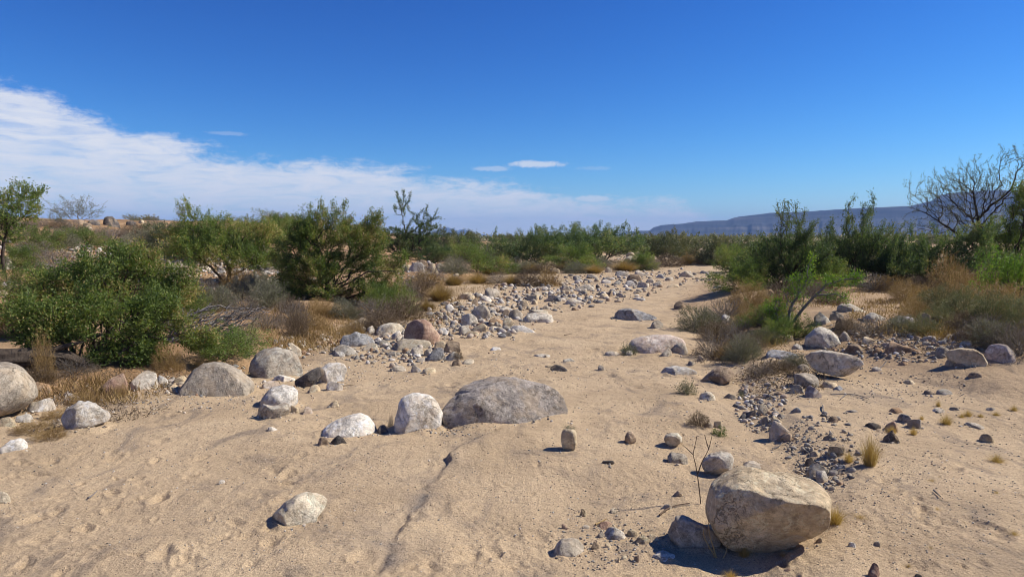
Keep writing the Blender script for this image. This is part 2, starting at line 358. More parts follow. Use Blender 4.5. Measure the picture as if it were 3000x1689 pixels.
# ------------------------------------------------------------------ ground sheet
def build_ground():
    rr = np.concatenate([[0.25, 0.7, 1.2, 1.7, 2.1], np.geomspace(2.45, 70, 860), np.geomspace(72, 9000, 110)])
    aa = np.concatenate([np.radians(np.linspace(-41, 41, 860)), np.radians(np.linspace(46, 314, 68))])
    nr, na = len(rr), len(aa)
    A, Rr = np.meshgrid(aa, rr)
    x = (Rr * np.sin(A)).ravel(); y = (Rr * np.cos(A)).ravel()
    z = base_h(x, y) + detail_h(x, y) + fine_h(x, y)
    zz = np.where(Rr.ravel() > 150, 0.45, z); k = ss(90, 160, Rr.ravel()); z = z * (1 - k) + zz * k
    v = np.stack([x, y, z], 1)
    i = np.arange(nr - 1)[:, None] * na; j = np.arange(na)[None, :]; j2 = (j + 1) % na
    f = np.stack([i + j, i + j2, i + na + j2, i + na + j], -1).reshape(-1, 4)
    f = f[:, ::-1]
    me = mk_mesh('ground', v, f, smooth=True)
    w = 1 - wash_mask(x, y)
    w = w * ss(4.5, 9, np.maximum(y, 0) + np.maximum(-x - 3, 0))
    w = np.clip(w + 0.35 * vnoise2(x * 1.3, y * 1.3, 21) * w, 0, 1) * np.where(x > 0, 0.5, 1.0)
    at = me.attributes.new('bank', 'FLOAT', 'POINT'); at.data.foreach_set('value', w.astype(np.float32))
    st = np.zeros(x.shape); m = (y > 2.4) & (y < 7) & (np.abs(x) < 2.2)
    sd, dist = crack_sd(x[m], y[m])
    n = 0.5 + 0.5 * vnoise2(x[m] * 7, y[m] * 7, 41); n2 = 0.5 + 0.5 * vnoise2(x[m] * 25, y[m] * 25, 43)
    st[m] = (1.1 * np.exp(-np.abs(sd + 0.03) / 0.05) * (0.3 + 0.7 * n) * (0.6 + 0.4 * n2) + 0.6 * np.exp(-np.abs(sd) / 0.2) * n * n) * ss(7, 5.2, y[m])
    at = me.attributes.new('streak', 'FLOAT', 'POINT'); at.data.foreach_set('value', st.astype(np.float32))
    tag(obj('ground', me, sand_mat()), kind='structure')
FOOT = []          # rock footprints: x, y, half width, half depth, heading, how far the sand is banked up
# ------------------------------------------------------------------ rocks
def poly_R(poly):
    """radius of a closed outline as a function of angle, about its bbox centre"""
    P = np.array(poly, float); c = (P.min(0) + P.max(0)) / 2; Q = P - c
    th = np.linspace(-math.pi, math.pi, 361); d = np.stack([np.cos(th), np.sin(th)], 1)[:, None]
    a = Q[None]; e = np.roll(Q, -1, 0)[None] - a
    det = d[..., 0] * -e[..., 1] + e[..., 0] * d[..., 1]; det = np.where(np.abs(det) < 1e-12, 1e-12, det)
    s = (a[..., 0] * -e[..., 1] + e[..., 0] * a[..., 1]) / det; u = (d[..., 0] * a[..., 1] - d[..., 1] * a[..., 0]) / det
    out = np.where((s > 0) & (u >= -1e-6) & (u <= 1 + 1e-6), s, 0).max(1)
    k = np.array([1, 2, 3, 2, 1.]) / 9
    sm = np.convolve(np.concatenate([out[-3:-1], out, out[1:3]]), k, 'valid')
    return c, th, 0.5 * out + 0.5 * sm
def shape_rock(poly, dep, seed, detail=3, facets=0, rough=1.0, box=0.75, lean=0.0, front=False):
    """poly: outline in metres in the (x, z) plane; dep: half thickness. Returns verts, faces in local metres."""
    v, f = ico(detail); c, th, Rr = poly_R(poly)
    rho = np.hypot(v[:, 0], v[:, 2]); t = np.arctan2(v[:, 2], v[:, 0])
    rad = np.interp(t, th, Rr) * rho ** box
    x = np.cos(t) * rad; z = np.sin(t) * rad; y = np.sign(v[:, 1]) * np.abs(v[:, 1]) ** 0.9 * dep
    size = max(Rr.max(), dep); bb = (x.min(), x.max(), z.max())
    rs = np.random.RandomState(seed)
    p = np.stack([x, y, z], 1)
    y2 = p[:, 1] + lean * (p[:, 2])            # lean: the top lies farther back
    p[:, 1] = y2
    for k in range(facets):
        n = rs.normal(size=3); n[0] *= 0.6; n[1] = -abs(n[1]) * 1.2 - 0.25 if k % 3 else abs(n[1]); n[2] = abs(n[2]) * 0.8
        if front: n = np.array([rs.normal() * 0.55, -1.0 if k % 4 else 1.0, rs.normal() * 0.45 + 0.1])
        n /= np.linalg.norm(n)
        q = p @ n; d = np.quantile(q, rs.uniform(0.76, 0.92))
        p = p - np.maximum(q - d, 0)[:, None] * n * 0.9
    p[:, 0] = (p[:, 0] - p[:, 0].min()) / (np.ptp(p[:, 0]) + 1e-9) * (bb[1] - bb[0]) + bb[0]; p[:, 2] = np.where(p[:, 2] > 0, p[:, 2] * bb[2] / max(p[:, 2].max(), 1e-6), p[:, 2])
    nrm = p / (np.linalg.norm(p, axis=1)[:, None] + 1e-9)
    fr = 1.0 / size
    a = 0.055 * fbm(p * 1.5 * fr, seed, 2) + 0.016 * fbm(p * 5 * fr, seed + 9, 3)
    if detail >= 4: a = a + 0.012 * fbm(p * 14 * fr, seed + 19, 2) - 0.045 * np.exp(-(vnoise(p * 2.6 * fr, seed + 29) / 0.07) ** 2) * ss(0, 0.5, vnoise(p * 1.7 * fr, seed + 39))
    p = p + nrm * (a * size * rough)[:, None]
    p[:, 0] += c[0]; p[:, 2] += c[1]
    return p, f
def auto_poly(w, h, kind, rs, bury=0.75):
    """visible outline w x h standing on z = 0, with the buried part below"""
    pts = []
    if kind == 'a':
        n = rs.randint(5, 8); a = np.linspace(0, math.pi, n) + np.r_[0, rs.uniform(-0.22, 0.22, n - 2), 0]
        pk = rs.uniform(-0.5, 0.5)
        for t in a:
            r = rs.uniform(0.86, 1.08); pts.append((w / 2 * math.copysign(abs(math.cos(t)) ** 0.8, math.cos(t)) * r + pk * w * 0.15 * math.sin(t), h * math.sin(t) ** 0.85 * r))
    else:
        e = 0.85 if kind == 'r' else 0.62; sk = rs.uniform(-0.25, 0.25)
        for t in np.linspace(0, math.pi, 15):
            r = 1 + 0.05 * rs.uniform(-1, 1)
            pts.append((w / 2 * (math.copysign(abs(math.cos(t)) ** e, math.cos(t)) + sk * math.sin(t) * 0.7) * r, h * math.sin(t) ** (0.9 if kind == 'r' else 0.75) * r))
    P = np.array(pts); P[:, 1] *= h / P[:, 1].max(); s = w / (P[:, 0].max() - P[:, 0].min()); P[:, 0] = (P[:, 0] - (P[:, 0].max() + P[:, 0].min()) / 2) * s
    P = list(map(tuple, P)); P += [(-w * 0.42, -h * bury), (0, -h * bury * 1.4), (w * 0.42, -h * bury)]
    return P
LAND = []          # (short name, px, py) for relations in labels
ROCKS = []         # (object, photo x, base y, w, colour, kind)
_used = set()
def put_rock(poly_px, mat, seed, label=None, short=None, rest='bury', thick=0.8, detail=4, facets=0, rough=1.0, box=0.75, lean=0.0, name='rock', contact=None, sink=0.0, dz=0.0):
    P = np.array(poly_px, float); cx = (P[:, 0].min() + P[:, 0].max()) / 2; yb = P[:, 1].max(); w = P[:, 0].max() - P[:, 0].min()
    g = gnd(cx, contact if contact else yb); df = depth_of(g)
    if rest == 'bury':
        dep = thick * w * df / F / 2; dc = df + 0.5 * dep
    else:
        dc = df + 0.01; dep = thick * w * dc / F / 2
    az = math.atan2(g[0], g[1])
    W = np.array([np.array([0, 0, EYE]) + dc * ray(*q) for q in P])
    ctr = np.array([0, 0, EYE]) + dc * ray(cx, yb); ctr[2] = W[:, 2].min()
    loc = [( (q[0] - ctr[0]) * math.cos(az), q[2] - ctr[2]) for q in W]
    if rest == 'bury':
        zmin = 0; L = []
        below = 0.75 * (max(z for _, z in loc))
        for (a, z) in loc: L.append((a, z if z > 0.12 * max(q for _, q in loc) else z - below))
        loc = L
    v, f = shape_rock(loc, dep, seed, detail, facets + 2, rough, box, lean, True)
    me = mk_mesh(name, v, f, smooth=True)
    o = obj(name, me, ROCK[mat], None, (ctr[0], ctr[1], ctr[2] - sink + dz), -az)
    if label: tag(o, label, 'boulder' if name == 'boulder' else 'rock')
    if short: LAND.append((short, cx, yb - 0.4 * (yb - P[:, 1].min())))
    FOOT.append((g[0] + math.sin(az) * (0.5 * dep if rest == 'bury' else 0), g[1] + math.cos(az) * (0.5 * dep if rest == 'bury' else 0), 0.5 * w * dc / F * math.cos(az), dep, az, min(0.02, 0.05 * w * dc / F) if rest == 'bury' else -0.006))
    ROCKS.append((o, cx, yb, w, mat, 'h', (yb - P[:, 1].min())))
    return o
def B(*a, **k): return put_rock(*a, name='boulder', **k)
def K(*a, **k): return put_rock(*a, name='rock', **k)

B([(2062,1484),(2071,1444),(2078,1420),(2105,1400),(2126,1388),(2155,1377),(2200,1374),(2250,1383),(2297,1384),(2343,1393),(2375,1399),(2397,1404),(2411,1413),(2424,1424),(2427,1442),(2424,1467),(2417,1492),(2401,1513),(2383,1528),(2350,1546),(2322,1565),(2293,1580),(2250,1592),(2213,1599),(2175,1600),(2140,1592),(2117,1578),(2100,1560),(2085,1537),(2068,1505)],
  'tan', 11, 'largest foreground boulder, tan and overhanging, with a black shadow at its left', 'big overhanging boulder', rest='rest', thick=0.95, detail=6, facets=1, rough=0.62, box=0.68, sink=0.015)
B([(1291,1200),(1318,1170),(1347,1144),(1376,1125),(1420,1115),(1454,1112),(1500,1113),(1544,1121),(1573,1125),(1616,1137),(1640,1150),(1657,1167),(1667,1188),(1668,1205),(1660,1226),(1616,1229),(1560,1228),(1500,1232),(1449,1238),(1361,1236),(1310,1222)],
  'pinkgrey', 22, 'broad low grey boulder with pinkish top half buried in the middle of the sand', 'broad grey boulder', thick=0.66, detail=6, facets=3, rough=0.75, box=0.65, lean=0.28)
B([(1149,1256),(1155,1226),(1166,1199),(1169,1182),(1181,1166),(1204,1157),(1230,1156),(1257,1161),(1274,1173),(1286,1191),(1297,1214),(1294,1230),(1283,1248),(1245,1254),(1204,1257),(1169,1259)],
  'white', 33, 'rounded bright white boulder standing left of the broad grey boulder', 'bright white boulder', thick=0.8, detail=5, rough=0.5, lean=0.25)
B([(922,1272),(954,1250),(992,1232),(1027,1221),(1059,1219),(1085,1229),(1099,1249),(1104,1262),(1060,1272),(1000,1276)],
  'white', 44, 'long low whitish slab tapering to the left beside the bright white boulder', 'long whitish slab', thick=0.7, detail=5, rough=0.5, lean=0.4)
B([(-110,1150),(-90,1085),(-40,1060),(0,1057),(29,1057),(58,1065),(79,1080),(93,1100),(108,1124),(116,1144),(115,1160),(99,1174),(73,1189),(38,1203),(0,1211),(-60,1205)],
  'grey', 55, 'large rounded grey boulder cut by the left edge of the photo', 'left edge boulder', thick=0.8, detail=5, rough=0.6, sink=0.02, rest='rest', box=0.65)
B([(524,1133),(547,1109),(568,1083),(600,1065),(632,1061),(661,1065),(690,1083),(716,1103),(737,1118),(746,1131),(728,1148),(707,1154),(640,1158),(568,1150)],
  'grey', 66, 'smooth dome-shaped grey boulder with a dry tuft at its foot', 'dome-shaped boulder', thick=0.85, detail=5, rough=0.6, lean=0.25)
B([(732,1080),(738,1058),(750,1039),(779,1022),(814,1018),(849,1025),(875,1042),(887,1068),(892,1092),(872,1102),(808,1104),(765,1099)],
  'palegrey', 77, 'rounded pale boulder with streaked top right of the fallen grey branches', 'streaked pale boulder', thick=0.85, detail=5, rough=0.6, lean=0.15)
K([(862,1030),(850,1012),(838,1004),(858,1003),(872,1012),(884,1026),(886,1044),(870,1046)], 'paletan', 78, 'pale tan rock peeping out behind the streaked pale boulder', thick=0.9, detail=4)
B([(930,1100),(939,1074),(960,1064),(989,1062),(1009,1068),(1017,1082),(1012,1100),(997,1118),(954,1122),(938,1116)],
  'white', 88, 'blocky white boulder with a dark angular rock leaning on it', 'blocky white boulder', thick=0.8, detail=5, facets=3, rough=0.7)
K([(865,1129),(866,1112),(887,1097),(913,1080),(936,1076),(946,1084),(952,1097),(930,1112),(913,1127),(890,1133)],
  'dark', 99, 'dark angular rock leaning against the blocky white boulder', 'dark leaning rock', thick=0.55, detail=4, facets=3)
K([(759,1176),(766,1164),(776,1156),(797,1137),(831,1131),(861,1138),(875,1150),(872,1167),(866,1184),(800,1190)], 'white', 101, 'white rounded rock behind the grey and orange block', 'white rounded rock', thick=0.9, detail=5, lean=0.2)
K([(748,1202),(759,1188),(782,1179),(808,1186),(846,1182),(853,1199),(850,1213),(823,1226),(779,1226),(755,1218)], 'palegrey', 102, 'rough grey block with an orange right face below the white rounded rock', 'rough grey block', thick=0.7, detail=5, facets=4)
B([(1182,988),(1184,966),(1195,946),(1216,936),(1245,936),(1262,946),(1277,964),(1291,984),(1289,998),(1268,1006),(1222,1000)],
  'redbrown', 103, 'big rounded red-brown boulder among the rocks left of the wash', 'red-brown boulder', thick=0.85, detail=5, rough=0.5, facets=1)
K([(995,1008),(1003,981),(1029,975),(1041,969),(1062,977),(1088,984),(1102,999),(1094,1011),(1059,1015),(1020,1014)], 'bluegrey', 104, 'sharp-edged blue-grey rock left of the red-brown boulder', 'blue-grey rock', thick=0.7, detail=4, facets=5)
K([(1249,1050),(1268,1030),(1289,1017),(1299,1025),(1299,1042),(1291,1056),(1265,1055)], 'bluegrey', 105, 'pointed dark blue-grey striped rock at the tip of the rock bar', 'pointed striped rock', thick=0.6, detail=4, facets=2)
K([(180,1258),(181,1215),(200,1190),(237,1176),(265,1180),(300,1196),(320,1215),(325,1229),(318,1237),(270,1234),(255,1252),(215,1254)], 'white', 106, 'cracked whitish block with a dark cleft on the sand near the left edge', 'cracked whitish block', thick=0.8, detail=5, facets=5, rough=1.3)
B([(797,1513),(810,1493),(840,1470),(868,1456),(900,1450),(930,1453),(950,1462),(962,1476),(958,1492),(930,1515),(907,1535),(870,1533),(812,1527)], 'paletan', 107, 'pale tan half-buried boulder alone on the open sand in the foreground', 'lone half-buried boulder', thick=0.75, detail=5, facets=2, rough=0.9, lean=0.15)
K([(1643,1285),(1645,1262),(1655,1251),(1675,1249),(1686,1255),(1690,1270),(1690,1295),(1685,1312),(1665,1318),(1648,1310)], 'tan', 108, 'upright barrel-shaped stone standing alone on the sand, casting a short shadow', 'upright stone', rest='rest', thick=0.9, detail=4, facets=1, sink=0.008, rough=0.7, box=0.6)
K([(1829,1290),(1832,1275),(1840,1262),(1853,1263),(1863,1280),(1864,1290),(1850,1296),(1836,1294)], 'brown', 109, 'small brown pyramid-shaped stone right of the upright stone', 'pyramid stone', rest='rest', thick=0.9, detail=4, facets=3, sink=0.005)
K([(1945,1285),(1950,1270),(1965,1264),(1985,1265),(1997,1275),(1998,1288),(1985,1300),(1965,1304),(1950,1297)], 'paletan', 110, 'pale yellowish ball-like stone right of the brown pyramid stone', 'ball-like stone', rest='rest', thick=0.9, detail=4, rough=0.6, sink=0.006)
K([(1763,1353),(1766,1347),(1795,1346),(1801,1350),(1799,1357),(1768,1358)], 'dark', 111, 'flat dark stone bar lying alone on the sand below the pyramid stone', 'flat dark bar', rest='rest', thick=0.35, detail=4, rough=0.5, sink=0.004)
K([(2055,1366),(2055,1350),(2080,1325),(2110,1315),(2140,1319),(2150,1335),(2146,1360),(2125,1379),(2090,1387),(2065,1381)], 'palegrey', 112, 'rough white and grey rock just behind the big overhanging boulder', 'rough white rock', thick=0.9, detail=5, facets=3, sink=0.01, rest='rest')
K([(1952,1567),(1965,1535),(1975,1516),(2000,1512),(2060,1533),(2095,1550),(2110,1580),(2090,1602),(2000,1604),(1965,1584)], 'grey', 113, 'grey rock lying in the shadow of the big overhanging boulder', 'shaded grey rock', thick=0.5, detail=5, facets=3)
B([(2359,1050),(2372,1035),(2400,1029),(2455,1032),(2490,1036),(2510,1047),(2524,1062),(2529,1080),(2522,1096),(2505,1099),(2440,1098),(2395,1091),(2372,1076)], 'palegrey', 114, 'pale block-shaped boulder perched on smaller stones with black shade beneath', 'perched pale boulder', rest='rest', thick=0.55, detail=5, facets=3, rough=0.8, contact=1104, dz=0.0, box=0.6)
B([(2767,1032),(2775,1022),(2810,1012),(2850,1012),(2875,1025),(2893,1050),(2888,1064),(2860,1069),(2810,1059),(2780,1049)], 'tan', 115, 'tan tilted boulder perched over a dark gap near the right edge', 'perched tan boulder', rest='rest', thick=0.6, detail=5, facets=2, rough=0.6, contact=1066, sink=0.03, box=0.65)
B([(2349,1012),(2358,990),(2385,965),(2400,958),(2430,965),(2450,980),(2465,1000),(2474,1013),(2460,1019),(2400,1016)], 'palegrey', 116, 'smooth pale striped boulder behind the perched pale boulder', 'striped boulder', thick=0.8, detail=5, rough=0.5, facets=2, lean=0.3)
B([(1797,936),(1802,918),(1815,908),(1845,904),(1870,910),(1895,918),(1915,925),(1923,931),(1900,937),(1850,938),(1810,937)], 'bluegrey', 117, 'flat streaked blue-grey slab lying alone in the middle of the wash', 'streaked slab', thick=0.6, detail=5, rough=0.8, facets=2)
B([(1841,1012),(1850,1000),(1880,988),(1920,982),(1955,981),(1985,987),(2000,995),(2010,1007),(1990,1027),(1950,1030),(1870,1034),(1848,1027)], 'pink', 118, 'broad flat pinkish boulder beside the small green weed', 'pinkish boulder', thick=0.7, detail=5, rough=0.6, lean=0.6)
B([(1928,1093),(1940,1080),(1975,1074),(2015,1077),(2040,1086),(2043,1096),(1990,1100),(1940,1099)], 'white', 119, 'low white boulder with dark grain left of the brown-grey dome', 'low grained boulder', thick=0.6, detail=5, rough=0.9, facets=1, lean=0.5)
B([(2053,1117),(2070,1100),(2090,1082),(2110,1073),(2135,1075),(2148,1088),(2151,1105),(2130,1114),(2090,1123),(2068,1124)], 'brown', 120, 'brown-grey dome-shaped rock on the right side of the wash', 'brown-grey dome', thick=0.85, detail=5, rough=0.5, lean=0.2)
# the rest: centre x, base y, width, height, colour, kind (r round, a angular, f flat); dark slab left of the bright white boulder stands in for a hole's shade
LIST = """
120 1208 85 44 white f|71 1236 57 24 white r|18 1250 60 28 tan r|125 1152 54 36 orange f|338 1155 76 60 redbrown r|418 1143 85 54 palegrey a|475 1126 36 28 white r|205 1175 60 25 pink f|508 1139 28 14 tan r|530 1123 40 24 tan r|40 1321 92 33 white f|8 1474 46 38 paletan r
1049 958 72 26 tan f|1064 975 22 20 paletan r|1086 975 24 22 white r|1143 980 85 33 paletan f|1162 993 32 25 white a|1131 997 21 14 brown r|1133 988 34 15 grey f|1204 997 40 15 brown r|1125 1016 42 20 palegrey f|1085 1025 46 20 paletan f|1210 1022 115 29 paletan f|1016 1040 90 32 palegrey a|995 1043 33 15 white r|1191 1033 26 15 orange r|1222 1040 40 24 palegrey r|1254 1041 27 22 grey a|1290 1021 38 23 tan r|1326 1032 46 34 brown a|1323 1055 58 24 palegrey f|1146 1043 30 15 grey a|1220 1090 32 21 bluegrey a|1258 1093 42 18 tan r|1165 1088 50 16 grey f|1235 1058 28 11 palegrey f|1338 1071 36 20 brown a|1372 1065 40 13 paletan f|1300 979 24 18 white r
1409 934 65 41 grey a|1374 953 51 36 palegrey r|1318 915 30 26 white r|1310 941 30 22 paletan r|1456 953 50 23 orange f|1487 965 32 35 tan r|1363 977 38 25 palegrey r|1406 972 44 26 tan r|1383 983 44 13 tan f|1445 967 28 12 paletan f|1482 986 42 17 dark a|1451 1026 34 10 white f|1443 874 47 31 grey r|1367 877 52 20 tan f|1391 895 18 22 brown a|1420 883 41 18 white f|1438 917 32 17 palegrey f|1484 927 31 22 brown r|1477 912 40 13 palegrey f|1345 897 22 16 tan r|1340 925 18 14 grey r|1510 934 50 29 grey r|1578 943 92 28 palegrey f|1575 921 65 15 paletan f|1525 974 82 20 white f|1536 898 28 21 tan r|1566 891 20 13 tan r|1561 881 36 20 tan f|1568 868 32 14 grey r|1585 849 31 11 grey f|1625 884 46 21 palegrey a|1685 891 62 17 palegrey f|1656 853 30 20 grey r|1713 851 56 17 palegrey f|1710 862 32 13 tan r|1659 861 22 12 tan a|1785 868 22 18 brown a|1770 873 28 14 tan r|1818 872 32 15 palegrey a|1858 823 46 21 brown r|2012 813 46 22 grey a|1971 843 40 11 tan f|2104 844 32 9 palegrey f|2064 802 28 10 palegrey f|1783 797 20 16 grey r|1624 801 34 20 tan r|1880 809 44 17 grey a|1823 809 46 17 palegrey a|1850 839 36 17 white a|1882 842 42 17 palegrey a|1927 839 30 14 palegrey r|1905 828 26 12 grey r|1878 881 27 9 white f|1935 815 30 13 palegrey f|1960 822 26 11 palegrey r|1690 820 30 12 palegrey f|1735 815 36 12 palegrey f|1775 830 30 12 white f|1600 905 26 10 grey f
981 1143 50 25 white r|922 1148 34 22 tan r|833 1119 66 21 white f|797 1138 60 22 pink f|863 1209 24 24 tan r|899 1212 33 18 pink f|978 1195 42 23 tan f|1123 1264 36 18 dark f|1093 1263 24 16 palegrey r|1060 1270 44 29 pink r|1325 1229 45 25 tan r|1319 1247 34 24 paletan r|1385 1238 24 13 palegrey a|800 1263 30 13 white f|992 1302 52 30 dark a|947 1303 34 23 brown a
1992 1038 50 35 grey r|1950 1043 37 24 grey r|1795 1041 48 12 grey f|1843 1039 22 13 palegrey r|1588 1046 54 9 palegrey f|1670 1061 44 12 palegrey f|1637 1086 58 17 dark a|1610 1077 32 8 tan f|1761 1085 20 16 grey r|1925 961 40 23 grey r|1990 904 32 23 brown r|2126 949 38 29 white a|2054 1059 24 20 tan r|2027 1069 24 12 grey f|2072 1171 50 25 paletan r|2137 1169 40 18 grey a|2198 1226 38 30 dark a|2236 1216 34 33 tan r|2240 1240 30 24 grey r|2075 1252 30 16 grey a|2103 1253 25 21 tan r
1986 1358 64 31 grey f|2200 1373 95 18 grey f|1945 1637 72 22 white f|1668 1629 92 53 grey f|1800 1578 70 34 palegrey r|1760 1574 20 18 grey r|1853 1570 34 19 tan r|1880 1592 52 28 tan a|1915 1581 32 16 tan f|1954 1493 30 18 palegrey a|1986 1454 30 19 brown r|1708 1513 21 24 tan a|1799 1503 28 15 paletan r|1655 1550 19 16 redbrown a|1716 1548 22 11 grey f|1775 1546 42 18 redbrown f|1744 1608 23 21 brown r|1780 1605 20 17 tan r|1865 1645 15 20 redbrown r|1829 1639 18 14 tan r|1809 1648 13 19 tan r|650 1417 20 13 white a
2283 1288 63 53 grey r|2298 1294 46 28 brown a|2557 1256 50 18 dark f|2605 1263 50 31 redbrown a|2609 1296 50 40 brown a|2651 1238 46 26 bluegrey r|2677 1253 43 29 grey r|2449 1335 52 31 tan a|2390 1337 40 17 tan f|2372 1366 30 26 dark a|2395 1397 70 46 paletan a|2408 1412 40 35 palegrey a|2889 1294 45 27 tan r|2850 1252 70 14 grey f|2623 1210 50 15 orange f|2496 1208 38 8 grey f|2796 1202 34 10 grey f|2903 1202 34 11 grey a|2747 1209 46 14 palegrey f|2560 1687 32 37 redbrown a|2690 1692 22 12 dark r|2400 1586 19 14 tan a|2570 1598 18 16 grey f|2495 1601 24 14 palegrey a|2307 1675 19 14 redbrown r|2441 1236 30 20 brown r|2331 1209 32 17 bluegrey a|2425 1290 28 16 dark a|2440 1392 34 16 grey f|2465 1372 30 10 bluegrey f|2275 1240 34 24 tan r|2290 1225 30 14 grey f
2790 1070 44 18 grey r|2812 1074 34 12 brown r|2361 1135 80 43 grey r|2425 1136 58 21 tan f|2931 1059 98 50 pink r|2762 1044 46 32 grey r|2473 1004 52 34 grey a|2501 1034 68 29 brown r|2645 1039 112 34 orange f|2573 1036 34 18 orange r|2552 1009 54 23 tan a|2410 949 57 37 palegrey a|2451 937 46 25 grey a|2474 963 64 33 brown a|2561 941 73 27 palegrey r|2496 913 90 23 paletan f|2650 952 61 26 pink r|2705 952 48 37 brown r|2748 949 40 26 grey r|2650 961 26 13 redbrown r|2290 1051 100 25 bluegrey f|2352 1086 38 20 grey r|2334 1152 47 27 paletan r|2382 1164 50 34 pink r|2455 1143 36 14 bluegrey a|2660 1124 44 15 tan r|2858 1105 45 17 brown r|2646 1070 29 10 orange f|2568 1086 32 11 white f|2724 1156 40 13 dark f|2765 1156 50 17 palegrey f|2720 1001 50 18 grey r|2761 1008 26 14 bluegrey r|2780 996 50 18 palegrey a|2834 1012 52 17 paletan a|2820 995 72 28 grey r|2717 1012 34 12 grey f|2727 1023 30 11 palegrey f|2668 987 38 13 tan f|2690 996 30 12 brown r|2600 1012 30 10 pink f|2635 1003 28 12 brown f|2310 1000 30 20 tan r|2335 1024 34 18 palegrey a|2735 1038 24 12 grey r
328 664 52 32 dark a|275 660 40 18 dark a|175 652 34 13 dark r|385 662 34 16 dark r|235 656 40 14 brown f|256 663 28 10 brown f|258 673 26 13 tan r|415 655 22 12 tan a|20 790 52 38 palegrey a|30 832 26 16 white r|12 840 22 14 white r|35 848 30 20 paletan r|8 868 34 20 tan f|520 785 40 22 paletan a|548 800 46 24 tan a|505 800 40 18 white r|600 795 40 16 paletan f|140 760 40 16 palegrey f|165 772 30 14 tan a|130 788 30 14 white f|1219 797 46 29 palegrey a|1200 795 34 20 tan r|1265 802 42 31 tan a|1240 780 28 22 brown a|1290 790 30 18 grey r|1245 805 30 12 palegrey r|850 790 40 24 white a|800 800 44 20 pink f|870 830 50 22 paletan a|790 830 40 18 paletan r|830 650 40 12 redbrown f|1850 752 36 14 tan a|1905 765 28 12 tan r|1840 765 30 16 white a|1650 745 30 14 brown a|2010 730 26 12 brown r
"""
def parse_list():
    k = 0
    for line in LIST.strip().splitlines():
        for it in line.split('|'):
            cx, yb, w, h, m, kd = it.split(); cx, yb, w, h = map(float, (cx, yb, w, h)); k += 1
            rs = np.random.RandomState(1000 + k)
            g = gnd(cx, yb); df = depth_of(g); sc = df / F
            az = math.atan2(g[0], g[1]); wm = w * sc * math.cos(az); hm = h * sc
            dep = wm * (0.45 if kd != 'f' else 0.42) * rs.uniform(0.85, 1.15)
            if kd == 'f': dep = max(dep, hm)
            dc = df + 0.45 * dep; n = g / np.hypot(g[0], g[1])
            X = g[0] + math.sin(az) * 0.45 * dep; Y = g[1] + math.cos(az) * 0.45 * dep
            # outline: top must reach the same photo row from the centre plane
            top = EYE + dc * ray(cx, yb - h)[2]; bot = EYE + dc * ray(cx, yb)[2]
            poly = auto_poly(wm * dc / df, top - bot, kd, rs)
            det = 4 if w * h > 900 else 3
            v, f = shape_rock(poly, dep, 1000 + k, det, {'a': 7, 'f': 4, 'r': 2}[kd] + rs.randint(0, 3), 1.0 if kd != 'r' else 0.8, 0.66, rs.uniform(0, 0.35) if kd != 'f' else rs.uniform(0.2, 0.7))
            nm = 'boulder' if w > 88 else 'rock' if w >= 20 else 'stone'
            o = obj(nm, mk_mesh(nm, v, f, True), ROCK[m], None, (X, Y, bot), -az)
            if w > 26: FOOT.append((X, Y, 0.5 * wm, dep, az, min(0.018, 0.05 * wm)))
            ROCKS.append((o, cx, yb, w, m, kd, h))
# ------------------------------------------------------------------ plants
def unit(a): return a / (np.linalg.norm(a, axis=-1, keepdims=True) + 1e-9)
class Skel:
    """branch skeleton: every new point joins the nearest node, longer ways from the root cost more"""
    def __init__(s, root=(0, 0, 0)):
        s.p = [np.array(root, float)]; s.par = [-1]; s.len = [0.0]; s.arr = np.zeros((6000, 3)); s.arr[0] = s.p[0]; s.la = np.zeros(6000); s.n = 1; s.w = {}
    def add(s, q, par):
        q = np.asarray(q, float); s.p.append(q); s.par.append(par); l = s.len[par] + np.linalg.norm(q - s.p[par]); s.len.append(l)
        if s.n >= len(s.arr): s.arr = np.vstack([s.arr, np.zeros((6000, 3))]); s.la = np.concatenate([s.la, np.zeros(6000)])
        s.arr[s.n] = q; s.la[s.n] = l; s.n += 1; return s.n - 1
    def path(s, pts, par=0, step=0.12, jit=0.02, rs=None):
        for q in pts:
            q = np.asarray(q, float); a = s.p[par].copy(); L = np.linalg.norm(q - a); k = max(1, int(L / step))
            for i in range(1, k + 1):
                t = i / k; z = a + (q - a) * t
                if i < k and rs is not None: z = z + rs.normal(size=3) * jit
                par = s.add(z, par)
        return par
    def join(s, pts, bf=0.45, step=0.18, jit=0.025, rs=None, curve=0.12):
        o = np.argsort(np.linalg.norm(pts - s.p[0], axis=1))
        for q in pts[o]:
            d = np.linalg.norm(s.arr[:s.n] - q, axis=1); c = d + bf * s.la[:s.n]
            i = int(np.argmin(c)); a = s.p[i].copy(); L = d[i]; k = max(1, int(L / step)); par = i
            sag = curve * L * np.array([rs.normal() * 0.5, rs.normal() * 0.5, rs.uniform(-0.2, 1)])
            for t in range(1, k + 1):
                u = t / k; z = a + (q - a) * u + sag * u * (1 - u) * 2
                if t < k: z = z + rs.normal(size=3) * jit
                par = s.add(z, par)
    def finish(s, tip_r=0.004, ex=0.45, rmax=1e9):
        n = s.n; P = s.arr[:n].copy(); par = np.array(s.par); cnt = np.zeros(n); kids = np.zeros(n, int)
        np.add.at(kids, par[1:], 1); cnt[kids == 0] = 1
        for i in range(n - 1, 0, -1): cnt[par[i]] += cnt[i]
        r = np.minimum(tip_r * cnt ** ex, rmax)
        return P, par, r, kids
